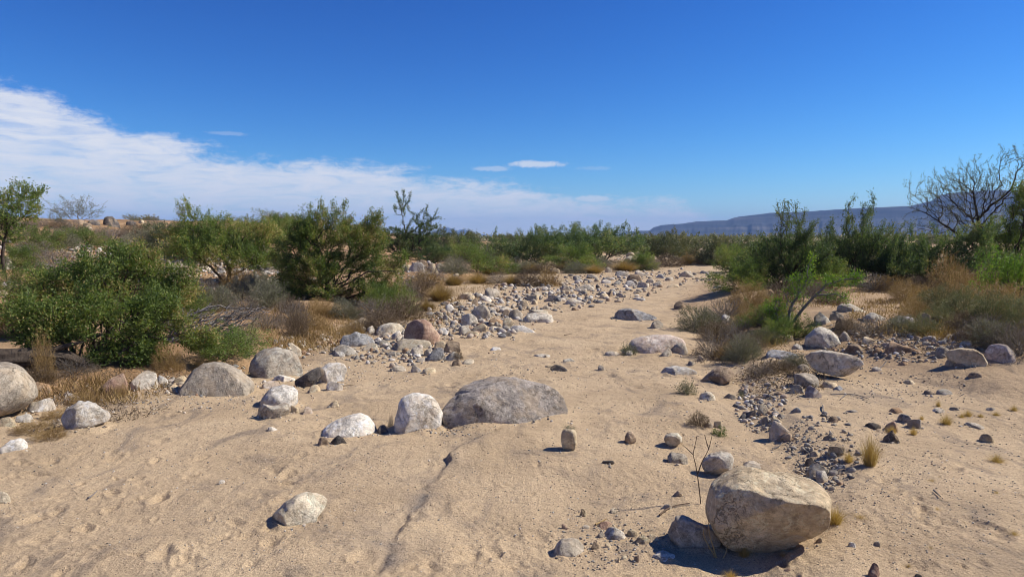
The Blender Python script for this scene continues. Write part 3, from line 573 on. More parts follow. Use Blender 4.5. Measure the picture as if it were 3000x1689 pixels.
def tubes(P, par, r, sides=4):
    c = np.arange(1, len(P)); a = P[par[c]]; b = P[c]; ra = np.minimum(r[par[c]], r[c] * 1.5); rb = r[c]
    d = unit(b - a); b = b + d * rb[:, None] * 0.5
    ref = np.where(np.abs(d[:, 2:3]) < 0.9, np.array([[0, 0, 1.]]), np.array([[1., 0, 0]]))
    u = unit(np.cross(d, ref)); w = np.cross(d, u); V = []
    for k in range(sides):
        t = 2 * math.pi * k / sides; e = math.cos(t) * u + math.sin(t) * w
        V += [a + e * ra[:, None], b + e * rb[:, None]]
    n = len(c); V = np.stack(V, 1).reshape(-1, 3); base = np.arange(n)[:, None] * 2 * sides
    F = np.concatenate([base + np.array([[2*k, 2*((k+1) % sides), 2*((k+1) % sides)+1, 2*k+1]]) for k in range(sides)], 0)
    return V, F
def leaves(A, D, ln, wd, rs, spread=0.03, up=0.3, along=0.45, tintf=None, lift_gaps=True):
    """diamond leaflets at points A, twig direction D"""
    if along < 0.5 and up < 1 and lift_gaps:
        m = (vnoise(A * 2.6, 91) + 0.5 * vnoise(A * 7, 92) > -0.50) | (rs.rand(len(A)) < 0.2); A, D = A[m], D[m]
    n = len(A); q = rs.normal(size=(n, 3)); q[:, 2] += up
    d = unit(D * along + unit(q) * (1 - along)); A = A + rs.normal(size=(n, 3)) * spread
    s = unit(np.cross(d, rs.normal(size=(n, 3)))); L = ln * rs.uniform(0.6, 1.35, (n, 1)); W = wd * rs.uniform(0.6, 1.3, (n, 1))
    V = np.stack([A, A + d * L * 0.45 + s * W * 0.5, A + d * L, A + d * L * 0.45 - s * W * 0.5], 1).reshape(-1, 3)
    F = np.arange(4 * n).reshape(n, 4)
    t = 0.40 + 0.34 * vnoise(A * 2.3, 71) + 0.17 * rs.normal(size=n)
    if tintf is not None: t = tintf(A, t, rs)
    return V, F, np.clip(t, 0, 1)
def leaf_sites(P, par, r, n, rs, rmax, tipbias=1.0):
    c = np.arange(1, len(P)); c = c[r[c] <= rmax]; a = P[par[c]]; b = P[c]; L = np.linalg.norm(b - a, axis=1)
    w = L * (r[c].min() / r[c]) ** tipbias; i = rs.choice(len(c), n, p=w / w.sum()); t = rs.rand(n, 1) * 1.15
    return a[i] + (b[i] - a[i]) * t, unit(b[i] - a[i])
def in_blobs(blobs, n, rs, shell=0.45):
    """blobs: centre (3), radii (3) ; points biased to the outside"""
    w = np.array([b[1][0] * b[1][2] * (b[2] if len(b) > 2 else 1) for b in blobs]); k = rs.choice(len(blobs), n, p=w / w.sum())
    q = unit(rs.normal(size=(n, 3))) * (rs.rand(n, 1) ** shell)
    return np.array([blobs[i][0] for i in k]) + q * np.array([blobs[i][1] for i in k])
def assemble(name, label, cat, loc, rotz, stem_v, leaf_v, bark, leaf, tree=False, group=None):
    r = tag(obj(name, None, None, None, loc, rotz), label, cat, group)
    obj('trunk' if tree else 'stems', mk_mesh('stems', stem_v[0], stem_v[1]), BARK[bark], r)
    if leaf_v is not None:
        obj('crown' if tree else 'foliage', mk_mesh('foliage', leaf_v[0], leaf_v[1], tint=leaf_v[2]), LEAF[leaf], r)
    return r
def yellowing(k, z0=0.0):
    def f(A, t, rs):
        c = vnoise(A * 1.9, 77) + 0.22 * rs.normal(size=len(A))
        return np.where(c > k, t + 0.5 * rs.rand(len(A)), np.where(c < -0.35, t - 0.25, t))
    return f
def hero(name, label, cat, base, blobs, n, nl, ln=0.05, wd=0.017, limbs=(), bark='dark', leaf='green', seed=1, dk=0.75, tip=0.0035, bf=0.4, tree=True, spread=0.04, yk=0.45, shoots=0, short=None, ex=0.45, shoot_len=(0.2, 0.5), leafless=None, dz=0.0, up=0.3, curve=0.12, leaf_r=2.2):
    """blobs / limbs in photo pixels at the plant's distance: (px, py, rx, ry[, density])"""
    rs = np.random.RandomState(seed); g = gnd(*base); k = depth_of(g) / F; bx, by = base
    az = math.atan2(g[0], g[1])
    loc3 = lambda px, py, y=0: np.array([(px - bx) * k * math.cos(az), y, (by - py) * k])
    sk = Skel()
    for lb in limbs:
        pts = [loc3(q[0], q[1], (q[2] if len(q) > 2 else 0)) for q in lb]
        d = np.linalg.norm(sk.arr[:sk.n] - pts[0], axis=1); i = int(np.argmin(d))
        sk.path(pts if d[i] > 1e-3 else pts[1:], i, 0.1, 0.012, rs)
    bl = [(loc3(b[0], b[1], rs.uniform(-0.25, 0.25) * b[2] * k * dk), np.array([b[2] * k, b[2] * k * dk, b[3] * k]), b[4] if len(b) > 4 else 1) for b in blobs]
    pts = in_blobs(bl, n, rs); pts[:, 2] = np.maximum(pts[:, 2], 0.05)
    sk.join(pts, bf, 0.16, 0.02, rs, curve)
    P, par, r, kids = sk.finish(tip, ex)
    if shoots:
        tips = np.where(kids == 0)[0]; top = tips[np.argsort(-(P[tips, 2] + rs.rand(len(tips)) * 0.5))][:shoots * 2]; top = rs.choice(top, min(shoots, len(top)), replace=False)
        for i in top:
            d = unit(unit(P[i] - P[par[i]]) * 0.5 + np.array([rs.normal() * 0.25, rs.normal() * 0.25, 0.9])); sk.path([P[i] + d * rs.uniform(*shoot_len)], i, 0.09, 0.008, rs)
        P, par, r, kids = sk.finish(tip, ex)
    sv = tubes(P, par, r, 5)
    lv = None
    if nl:
        A, D = leaf_sites(P, par, r, nl, rs, tip * leaf_r)
        if leafless is not None:
            m = leafless(A / k + np.array([bx, 0, 0])); A, D = A[m], D[m]
        lv = leaves(A, D, ln, wd, rs, spread, up, 0.45, yellowing(yk))
    if short: LAND.append((short, base[0], sum(b[1] for b in blobs) / len(blobs)))
    return assemble(name, label, cat, (g[0], g[1], g[2] - 0.03 + dz), -az, sv, lv, bark, leaf, tree)

# --- the plants that stand out, each grown to its own outline
hero('acacia_bush', 'dense low green acacia with deep shade beneath, overhanging the boulders at left front', 'bush', (250, 1068),
     [(330, 940, 150, 70), (230, 910, 120, 55), (420, 1000, 75, 85), (150, 960, 95, 50), (470, 900, 80, 40), (330, 1020, 130, 45), (90, 900, 70, 40, 0.5), (540, 950, 60, 40, .5), (620, 1010, 70, 35, .6)], 1000, 52000, 0.036, 0.014,
     limbs=[[(250, 1068), (200, 1030), (150, 1000)], [(250, 1068), (300, 1000), (360, 940)], [(110, 1000, -0.1), (180, 920, -0.1), (250, 850, 0), (350, 770, 0)]], seed=3, tree=False, spread=0.04, yk=0.5, short='front acacia bush', shoots=14, shoot_len=(0.06, 0.18), dk=0.6)
hero('acacia_bush', 'yellow-tinged green acacia with brown pods rising behind the dense low acacia at left', 'bush', (330, 985),
     [(390, 752, 85, 42, 1.2), (290, 785, 120, 45), (440, 800, 100, 55), (210, 820, 110, 55), (340, 850, 150, 55), (120, 860, 100, 50, 0.7), (520, 850, 90, 45), (50, 890, 80, 40, .6), (540, 800, 60, 30, .5)], 1000, 48000, 0.038, 0.014,
     limbs=[[(330, 985), (300, 900), (370, 820), (420, 770)], [(330, 985), (290, 880), (250, 800)]], seed=4, tree=False, yk=-0.08, short='yellow-tinged acacia', shoots=26, shoot_len=(0.05, 0.16), dk=0.6)
hero('acacia_tree', 'small round-crowned acacia tree with bare trunk and lower limbs beside the larger leafy one', 'tree', (672, 843),
     [(590, 665, 80, 40), (700, 695, 85, 55), (560, 720, 80, 45), (650, 740, 140, 50), (775, 680, 60, 45, 0.9), (520, 690, 60, 40, .7), (560, 615, 35, 25, 0.7), (740, 740, 70, 50), (620, 690, 90, 60)], 1000, 42000, 0.046, 0.017,
     limbs=[[(672, 843), (674, 790), (668, 765), (640, 740), (590, 700)], [(674, 790), (690, 740), (720, 690)], [(672, 843), (640, 800), (600, 760, 0.1), (560, 720)]], seed=5, yk=0.1, short='round-crowned acacia', shoots=26, shoot_len=(0.08, 0.22))
hero('acacia_tree', 'largest leafy green acacia with dark trunk, low spreading limbs and shade underneath', 'tree', (957, 878),
     [(930, 680, 85, 60), (1010, 700, 90, 70), (880, 740, 80, 70), (1090, 690, 60, 55), (1060, 770, 85, 55), (1140, 790, 70, 45, 0.8), (960, 790, 110, 60), (850, 800, 60, 40), (1150, 860, 60, 45, 0.7), (1080, 850, 60, 35, 0.6), (900, 840, 55, 40, 0.8), (1170, 760, 40, 35, 0.7), (1095, 640, 22, 30, 0.8), (935, 622, 14, 24, 0.8), (900, 690, 60, 50), (960, 840, 130, 38, 1.0), (1090, 850, 90, 40, .8), (850, 850, 60, 35, .8), (920, 770, 90, 60)], 1500, 84000, 0.046, 0.017,
     limbs=[[(957, 878), (958, 820), (955, 770), (935, 720), (920, 670)], [(958, 820), (1000, 790), (1060, 740), (1100, 640)], [(957, 860), (1010, 830, -0.15), (1080, 790, -0.3), (1170, 790, -0.3)], [(957, 868), (900, 820, -0.1), (840, 800, -0.2)], [(957, 870), (1050, 830, -0.4), (1130, 860, -0.5)]], seed=6, yk=0.18, short='largest acacia', shoots=34, shoot_len=(0.15, 0.38), tip=0.004)
hero('acacia_tree', 'slim tree with slanting dark trunk and thin open crown at the left edge', 'tree', (10, 800),
     [(60, 590, 65, 35), (100, 560, 40, 25, 0.7), (10, 620, 60, 45), (30, 670, 60, 45, 0.7), (-40, 640, 60, 60), (90, 620, 50, 25, 0.5), (-60, 720, 60, 50)], 420, 11000, 0.058, 0.02,
     limbs=[[(10, 800), (10, 750), (15, 700), (40, 655), (80, 630), (125, 590)], [(15, 700), (-5, 650), (-20, 600)]], seed=7, yk=0.7, short='slim left tree', shoots=14, shoot_len=(0.1, 0.25), dk=0.8)
hero('mesquite_tree', 'dark green mesquite with a thin half-bare top branch rising behind the largest acacia', 'tree', (1195, 758),
     [(1190, 690, 75, 35), (1140, 700, 60, 40), (1240, 680, 60, 40), (1165, 720, 80, 30), (1260, 640, 40, 22, 0.35), (1180, 605, 32, 32, 0.4), (1215, 640, 50, 25, 0.4)], 520, 16000, 0.085, 0.03,
     limbs=[[(1195, 758), (1190, 690), (1182, 640), (1172, 585)], [(1190, 690), (1230, 660), (1285, 635)]], seed=8, leaf='deep', yk=0.8, short='half-bare mesquite', tip=0.008, shoots=10, shoot_len=(0.3, 0.6))
hero('mesquite_tree', 'old leaning mesquite with thick dark trunk and bare twiggy limbs at right', 'tree', (2885, 762),
     [(2760, 560, 120, 60, 1.0), (2850, 520, 70, 60), (2950, 470, 60, 35, 0.9), (2720, 640, 80, 45, .6), (2800, 640, 90, 60, 1.0), (2900, 560, 60, 50), (2700, 695, 90, 35, .4), (3010, 520, 60, 60), (2820, 600, 110, 70, 1.2), (2900, 660, 80, 50)], 1500, 12000, 0.07, 0.024,
     limbs=[[(2885, 762), (2872, 700), (2860, 640), (2895, 600), (2925, 580), (2952, 555), (2962, 510), (2985, 485), (3010, 460)], [(2860, 645), (2850, 600), (2840, 560), (2800, 530), (2740, 510)], [(2880, 740), (2830, 700), (2780, 670), (2700, 620), (2640, 600)], [(2885, 750), (2830, 720, 0.3), (2760, 700, 0.5), (2690, 690, 0.5)], [(2925, 580), (2905, 520), (2860, 490)]], seed=9, bark='black', leaf='olive', yk=0.9, short='leaning bare mesquite', tip=0.0055, ex=0.5, shoots=150, shoot_len=(0.2, 0.6), dk=0.7, curve=0.3)
hero('acacia_bush', 'green thicket with tall upright leafy shoots standing up to the mesa skyline at right', 'bush', (2500, 830),
     [(2480, 725, 90, 55), (2560, 715, 90, 55), (2430, 750, 90, 50), (2540, 760, 110, 55), (2610, 740, 60, 60), (2500, 640, 30, 60, .3), (2540, 610, 22, 45, .3), (2470, 650, 25, 50, .3), (2460, 790, 110, 40), (2580, 790, 90, 40)], 1100, 46000, 0.05, 0.018, seed=10, tree=False, leaf='deep', yk=0.62, short='thicket with tall shoots', shoots=24, shoot_len=(0.2, 0.5), tip=0.005, bf=0.55)
hero('acacia_bush', 'wide dark green bush left of the thicket with tall shoots, loose shoots on top', 'bush', (2290, 835),
     [(2290, 735, 100, 50), (2220, 770, 90, 45), (2360, 735, 80, 50), (2300, 780, 120, 50), (2290, 650, 30, 40, .25), (2180, 790, 70, 40), (2380, 780, 80, 50), (2340, 670, 40, 40, .25), (2240, 800, 120, 35)], 1100, 46000, 0.05, 0.018, seed=12, tree=False, leaf='deep', yk=0.7, short='wide dark bush', shoots=20, shoot_len=(0.2, 0.45), tip=0.005, bf=0.55)
hero('acacia_bush', 'tall mid green bush filling the right edge beside the leaning mesquite', 'bush', (2985, 815),
     [(2960, 680, 70, 60), (3010, 620, 60, 60), (2930, 740, 70, 50), (3030, 720, 70, 70), (2980, 590, 30, 40, .7), (2960, 770, 90, 40)], 800, 26000, 0.058, 0.02, seed=13, tree=False, leaf='green', yk=0.5, short='right edge bush', shoots=30, tip=0.005)
hero('acacia_bush', 'sprawling dark olive thicket under the leaning mesquite, right of the tall shoots', 'bush', (2700, 830),
     [(2660, 750, 80, 50), (2740, 740, 80, 50), (2700, 790, 110, 40), (2800, 770, 70, 50), (2620, 790, 50, 40), (2840, 720, 50, 50)], 850, 28000, 0.06, 0.021, seed=14, tree=False, leaf='deep', yk=0.6, short='sprawling olive thicket', shoots=24, tip=0.005)
hero('acacia_sapling', 'young bright green acacia with slanting grey stems and loose horizontal sprays', 'sapling', (2295, 972),
     [(2380, 808, 60, 16), (2460, 812, 45, 10), (2330, 845, 40, 30), (2285, 900, 45, 35, 2.4), (2275, 940, 40, 25, 2.4), (2440, 855, 40, 15), (2330, 810, 30, 18), (2370, 760, 7, 40, 1.5), (2500, 800, 25, 15, 0.8), (2340, 890, 30, 30, .7)], 230, 5500, 0.036, 0.014,
     limbs=[[(2295, 972), (2340, 910), (2385, 855), (2412, 825)], [(2295, 972), (2320, 880), (2350, 830), (2375, 740)], [(2412, 825), (2460, 808), (2510, 800)], [(2385, 855), (2440, 850), (2480, 870)]], seed=15, tree=False, bark='grey', leaf='bright', yk=0.4, short='bright green sapling', tip=0.0045, dk=0.6)
hero('acacia_bush', 'bright yellow-green straggling bush at the right edge above the dry grass', 'bush', (2960, 905),
     [(2900, 820, 60, 30, .7), (2960, 800, 60, 40), (3010, 830, 60, 50), (2930, 860, 50, 30, .7), (2990, 880, 50, 30)], 240, 7000, 0.045, 0.016, seed=16, tree=False, leaf='bright', bark='brown', yk=0.3, short='straggling bright bush', shoots=20)

# --- repeated kinds: one of each is grown, the rest are copies of it and its parts
def crown_bush(seed, w=2.0, h=1.5, n=300, nl=9000, ln=0.075, wd=0.026, leaf='deep', bark='dark', yk=0.6, shoots=24, up=False, tip=0.004):
    rs = np.random.RandomState(seed); bl = []
    for k in range(rs.randint(11, 15)):
        a = rs.uniform(0, 6.28); q = rs.uniform(0, 0.36) * w; hh = rs.uniform(0.16, 0.72) * h * (1 - 0.5 * (q / (0.4 * w)) ** 2 if not up else 1)
        r = rs.uniform(0.13, 0.24) * w; bl.append((np.array([q * math.cos(a), q * math.sin(a), hh]), np.array([r, r, r * 0.75])))
    sk = Skel(); pts = in_blobs(bl, n, rs); pts[:, 2] = np.clip(pts[:, 2], 0.05, None); sk.join(pts, 0.6 if up else 0.45, 0.2, 0.02, rs)
    P, par, r, kids = sk.finish(tip)
    tips = np.where(kids == 0)[0]; top = tips[np.argsort(-P[tips, 2])][:shoots * 2]
    for i in rs.choice(top, min(shoots, len(top)), replace=False):
        d = unit(unit(P[i] - P[par[i]]) * 0.5 + np.array([rs.normal() * .25, rs.normal() * .25, .9])); sk.path([P[i] + d * rs.uniform(.12, .34) * h], i, .1, .01, rs)
    P, par, r, kids = sk.finish(tip)
    A, D = leaf_sites(P, par, r, nl, rs, tip * 2.2); s = h / np.quantile(A[:, 2], 0.985); sx = w / (np.quantile(A[:, 0], .98) - np.quantile(A[:, 0], .02))
    sc = np.array([sx, sx, s]); P = P * sc; A = A * sc
    return tubes(P, par, r, 4), leaves(A, unit(D * sc), ln, wd, rs, 0.05, 0.3, 0.45, yellowing(yk)), bark, leaf
def twig_ball(seed, w=1.0, h=0.6, n=260, bark='grey', leaf=None, nl=0, ln=0.05, wd=0.008, tip=0.0022, flat=0.0, along=0.6):
    rs = np.random.RandomState(seed); q = unit(rs.normal(size=(n, 3))); q[:, 2] = np.abs(q[:, 2]); q *= rs.rand(n, 1) ** 0.4
    q *= 1 + 0.25 * vnoise(q * 2.2, seed)[:, None]
    pts = q * np.array([w / 2, w / 2, h]); sk = Skel(); sk.join(pts, 0.8, 0.12, 0.012, rs, 0.25); P, par, r, kids = sk.finish(tip, 0.38)
    lv = None
    if nl:
        A, D = leaf_sites(P, par, r, nl, rs, tip * 2.5); lv = leaves(A, D, ln, wd, rs, 0.02, 0.2, along)
    return tubes(P, par, r, 3), lv, bark, leaf
def blades(seed, w, h, n, wd, leaf, droop=0.35):
    rs = np.random.RandomState(seed); a = rs.uniform(0, 6.28, n); rad = rs.rand(n) ** 0.7; b0 = np.stack([np.cos(a), np.sin(a), 0 * a], 1) * (rad * 0.12 * w)[:, None]
    out = np.stack([np.cos(a), np.sin(a), 0 * a], 1); L = h * rs.uniform(0.5, 1.1, n); reach = w / 2 * rad * rs.uniform(0.5, 1.2, n)
    side = np.stack([-np.sin(a + rs.normal(size=n)), np.cos(a + rs.normal(size=n)), 0 * a], 1) * wd
    V = []; 
    for t, wk in ((0, 1), (0.5, 0.8), (1, 0.12)):
        c = b0 + out * (reach * t ** 1.6)[:, None] + np.stack([rs.normal(size=n) * .02 * t, rs.normal(size=n) * .02 * t, L * (t - droop * rad * t * t)], 1)
        V += [c - side * wk, c + side * wk]
    V = np.stack(V, 1).reshape(-1, 3); i = np.arange(n)[:, None] * 6
    F = np.concatenate([i + np.array([[0, 1, 3, 2]]), i + np.array([[2, 3, 5, 4]])], 0); t = np.clip(0.5 + 0.25 * rs.normal(size=n), 0, 1)
    return V, F, np.concatenate([t, t])
PROTO = {}
def proto(kind, var):
    """(mesh of the stems, mesh of the foliage, bark, leaf, width, height); grown once, shared by the copies"""
    key = (kind, var)
    if key in PROTO: return PROTO[key]
    sd = 100 + var * 7 + sum(map(ord, kind))
    if kind == 'scrub': W, Hh, d = 2.4, 1.5, crown_bush(sd, 2.4, 1.5, 700, 20000, 0.08, 0.028, ['deep', 'olive', 'deep', 'olive'][var % 4], 'dark', 0.6, 34, up=(var % 2 == 0))
    elif kind == 'far': W, Hh, d = 3.0, 1.6, crown_bush(sd, 3.0, 1.6, 260, 9000, 0.13, 0.045, ['deep', 'olive', 'sage'][var % 3], 'dark', 0.7, 24, tip=0.01)
    elif kind == 'greenbush': W, Hh, d = 1.6, 1.1, crown_bush(sd, 1.6, 1.1, 600, 16000, 0.052, 0.018, 'green', 'brown', 0.55, 26)
    elif kind == 'sparse': W, Hh, d = 2.2, 1.8, crown_bush(sd, 2.2, 1.8, 240, 3500, 0.07, 0.024, 'olive', 'grey', 0.7, 30, up=True)
    elif kind == 'sage': W, Hh, d = 1.0, 0.6, twig_ball(sd, 1.0, 0.6, 700, 'grey', 'sage', 12000, 0.03, 0.008)
    elif kind == 'graytwig': W, Hh, d = 1.0, 0.6, twig_ball(sd, 1.0, 0.6, 900, 'grey', 'dead', 3500, 0.03, 0.007)
    elif kind == 'browntwig': W, Hh, d = 1.0, 0.6, twig_ball(sd, 1.0, 0.6, 800, 'brown', 'dead', 7000, 0.03, 0.008)
    elif kind == 'straw': W, Hh, d = 1.0, 0.7, twig_ball(sd, 1.0, 0.7, 750, 'straw', 'straw', 7000, 0.05, 0.006)
    elif kind == 'strawgreen': W, Hh, d = 1.2, 0.7, twig_ball(sd, 1.2, 0.7, 700, 'straw', 'olive', 11000, 0.035, 0.010)
    elif kind == 'weed': W, Hh, d = 0.5, 0.3, twig_ball(sd, 0.5, 0.3, 110, 'grey', ['green', 'sage'][var % 2], 1500, 0.03, 0.012, 0.0016)
    elif kind == 'grass': W, Hh, d = 0.3, 0.3, (None, blades(sd, 0.3, 0.3, 520, 0.0012, 'gold'), None, 'gold')
    elif kind == 'drygrass': W, Hh, d = 1.0, 0.5, (None, blades(sd, 1.0, 0.5, 1400, 0.003, 'straw', 0.5), None, 'straw')
    sm = mk_mesh('stems', *d[0]) if d[0] is not None else None
    if sm: sm.materials.append(BARK[d[2]])
    fm = mk_mesh('foliage', d[1][0], d[1][1], tint=d[1][2]) if d[1] is not None else None
    if fm: fm.materials.append(LEAF[d[3]])
    PROTO[key] = (sm, fm, W, Hh); return PROTO[key]
KN = {'scrub': ('creosote_bush', 'bush'), 'far': ('creosote_bush', 'bush'), 'greenbush': ('acacia_bush', 'bush'), 'sparse': ('creosote_bush', 'bush'), 'sage': ('sage_bush', 'bush'), 'graytwig': ('dry_shrub', 'dry shrub'), 'browntwig': ('dry_shrub', 'dry shrub'), 'straw': ('dry_shrub', 'dry shrub'), 'strawgreen': ('dry_shrub', 'dry shrub'), 'weed': ('weed', 'weed'), 'grass': ('grass_tuft', 'grass'), 'drygrass': ('grass_clump', 'grass')}
GROUPS = {'scrub': 'green scrub along the far bank', 'far': 'far scrub on the plain', 'greenbush': 'small green acacia bushes', 'sparse': 'sparse skyline bushes', 'sage': 'grey-green sage bushes', 'graytwig': 'grey twiggy shrubs', 'browntwig': 'brown twiggy shrubs', 'straw': 'straw-coloured dry shrubs', 'strawgreen': 'half-dry olive shrubs', 'weed': 'small weeds', 'grass': 'golden grass tufts', 'drygrass': 'dry grass clumps'}
AUTO = []          # plants whose label is made from what stands near
def plant(kind, cx, base, w, h, label=None, var=None, rot=None, pos=None, dz=0.0, short=None):
    var = var if var is not None else _prs.randint(0, NV.get(kind, 3)); sm, fm, W, Hh = proto(kind, var)
    if kind == 'scrub' and base < 800: h = h * (0.72 if label is None else 0.9)
    g = np.array(pos) if pos is not None else gnd(cx, base); k = depth_of(g) / F
    sx, sz = w * k / W, h * k / Hh
    nm, cat = KN[kind]; rz = rot if rot is not None else _prs.uniform(0, 6.28)
    loc = (g[0], g[1], g[2] - 0.02 + dz)
    if sm is None:
        r = obj(nm, fm, None, None, loc, rz); r.scale = (sx, sx, sz)
    else:
        r = obj(nm, None, None, None, loc, rz); r.scale = (sx, sx, sz)
        obj('stems', sm, None, r)
        if fm: obj('foliage', fm, None, r)
    tag(r, label, cat, GROUPS[kind])
    if short: LAND.append((short, cx, base - h / 2))
    if not label: AUTO.append((r, kind, cx, base, w, h))
    return r
_prs = np.random.RandomState(77); NV = {'scrub': 4, 'far': 3, 'weed': 2}
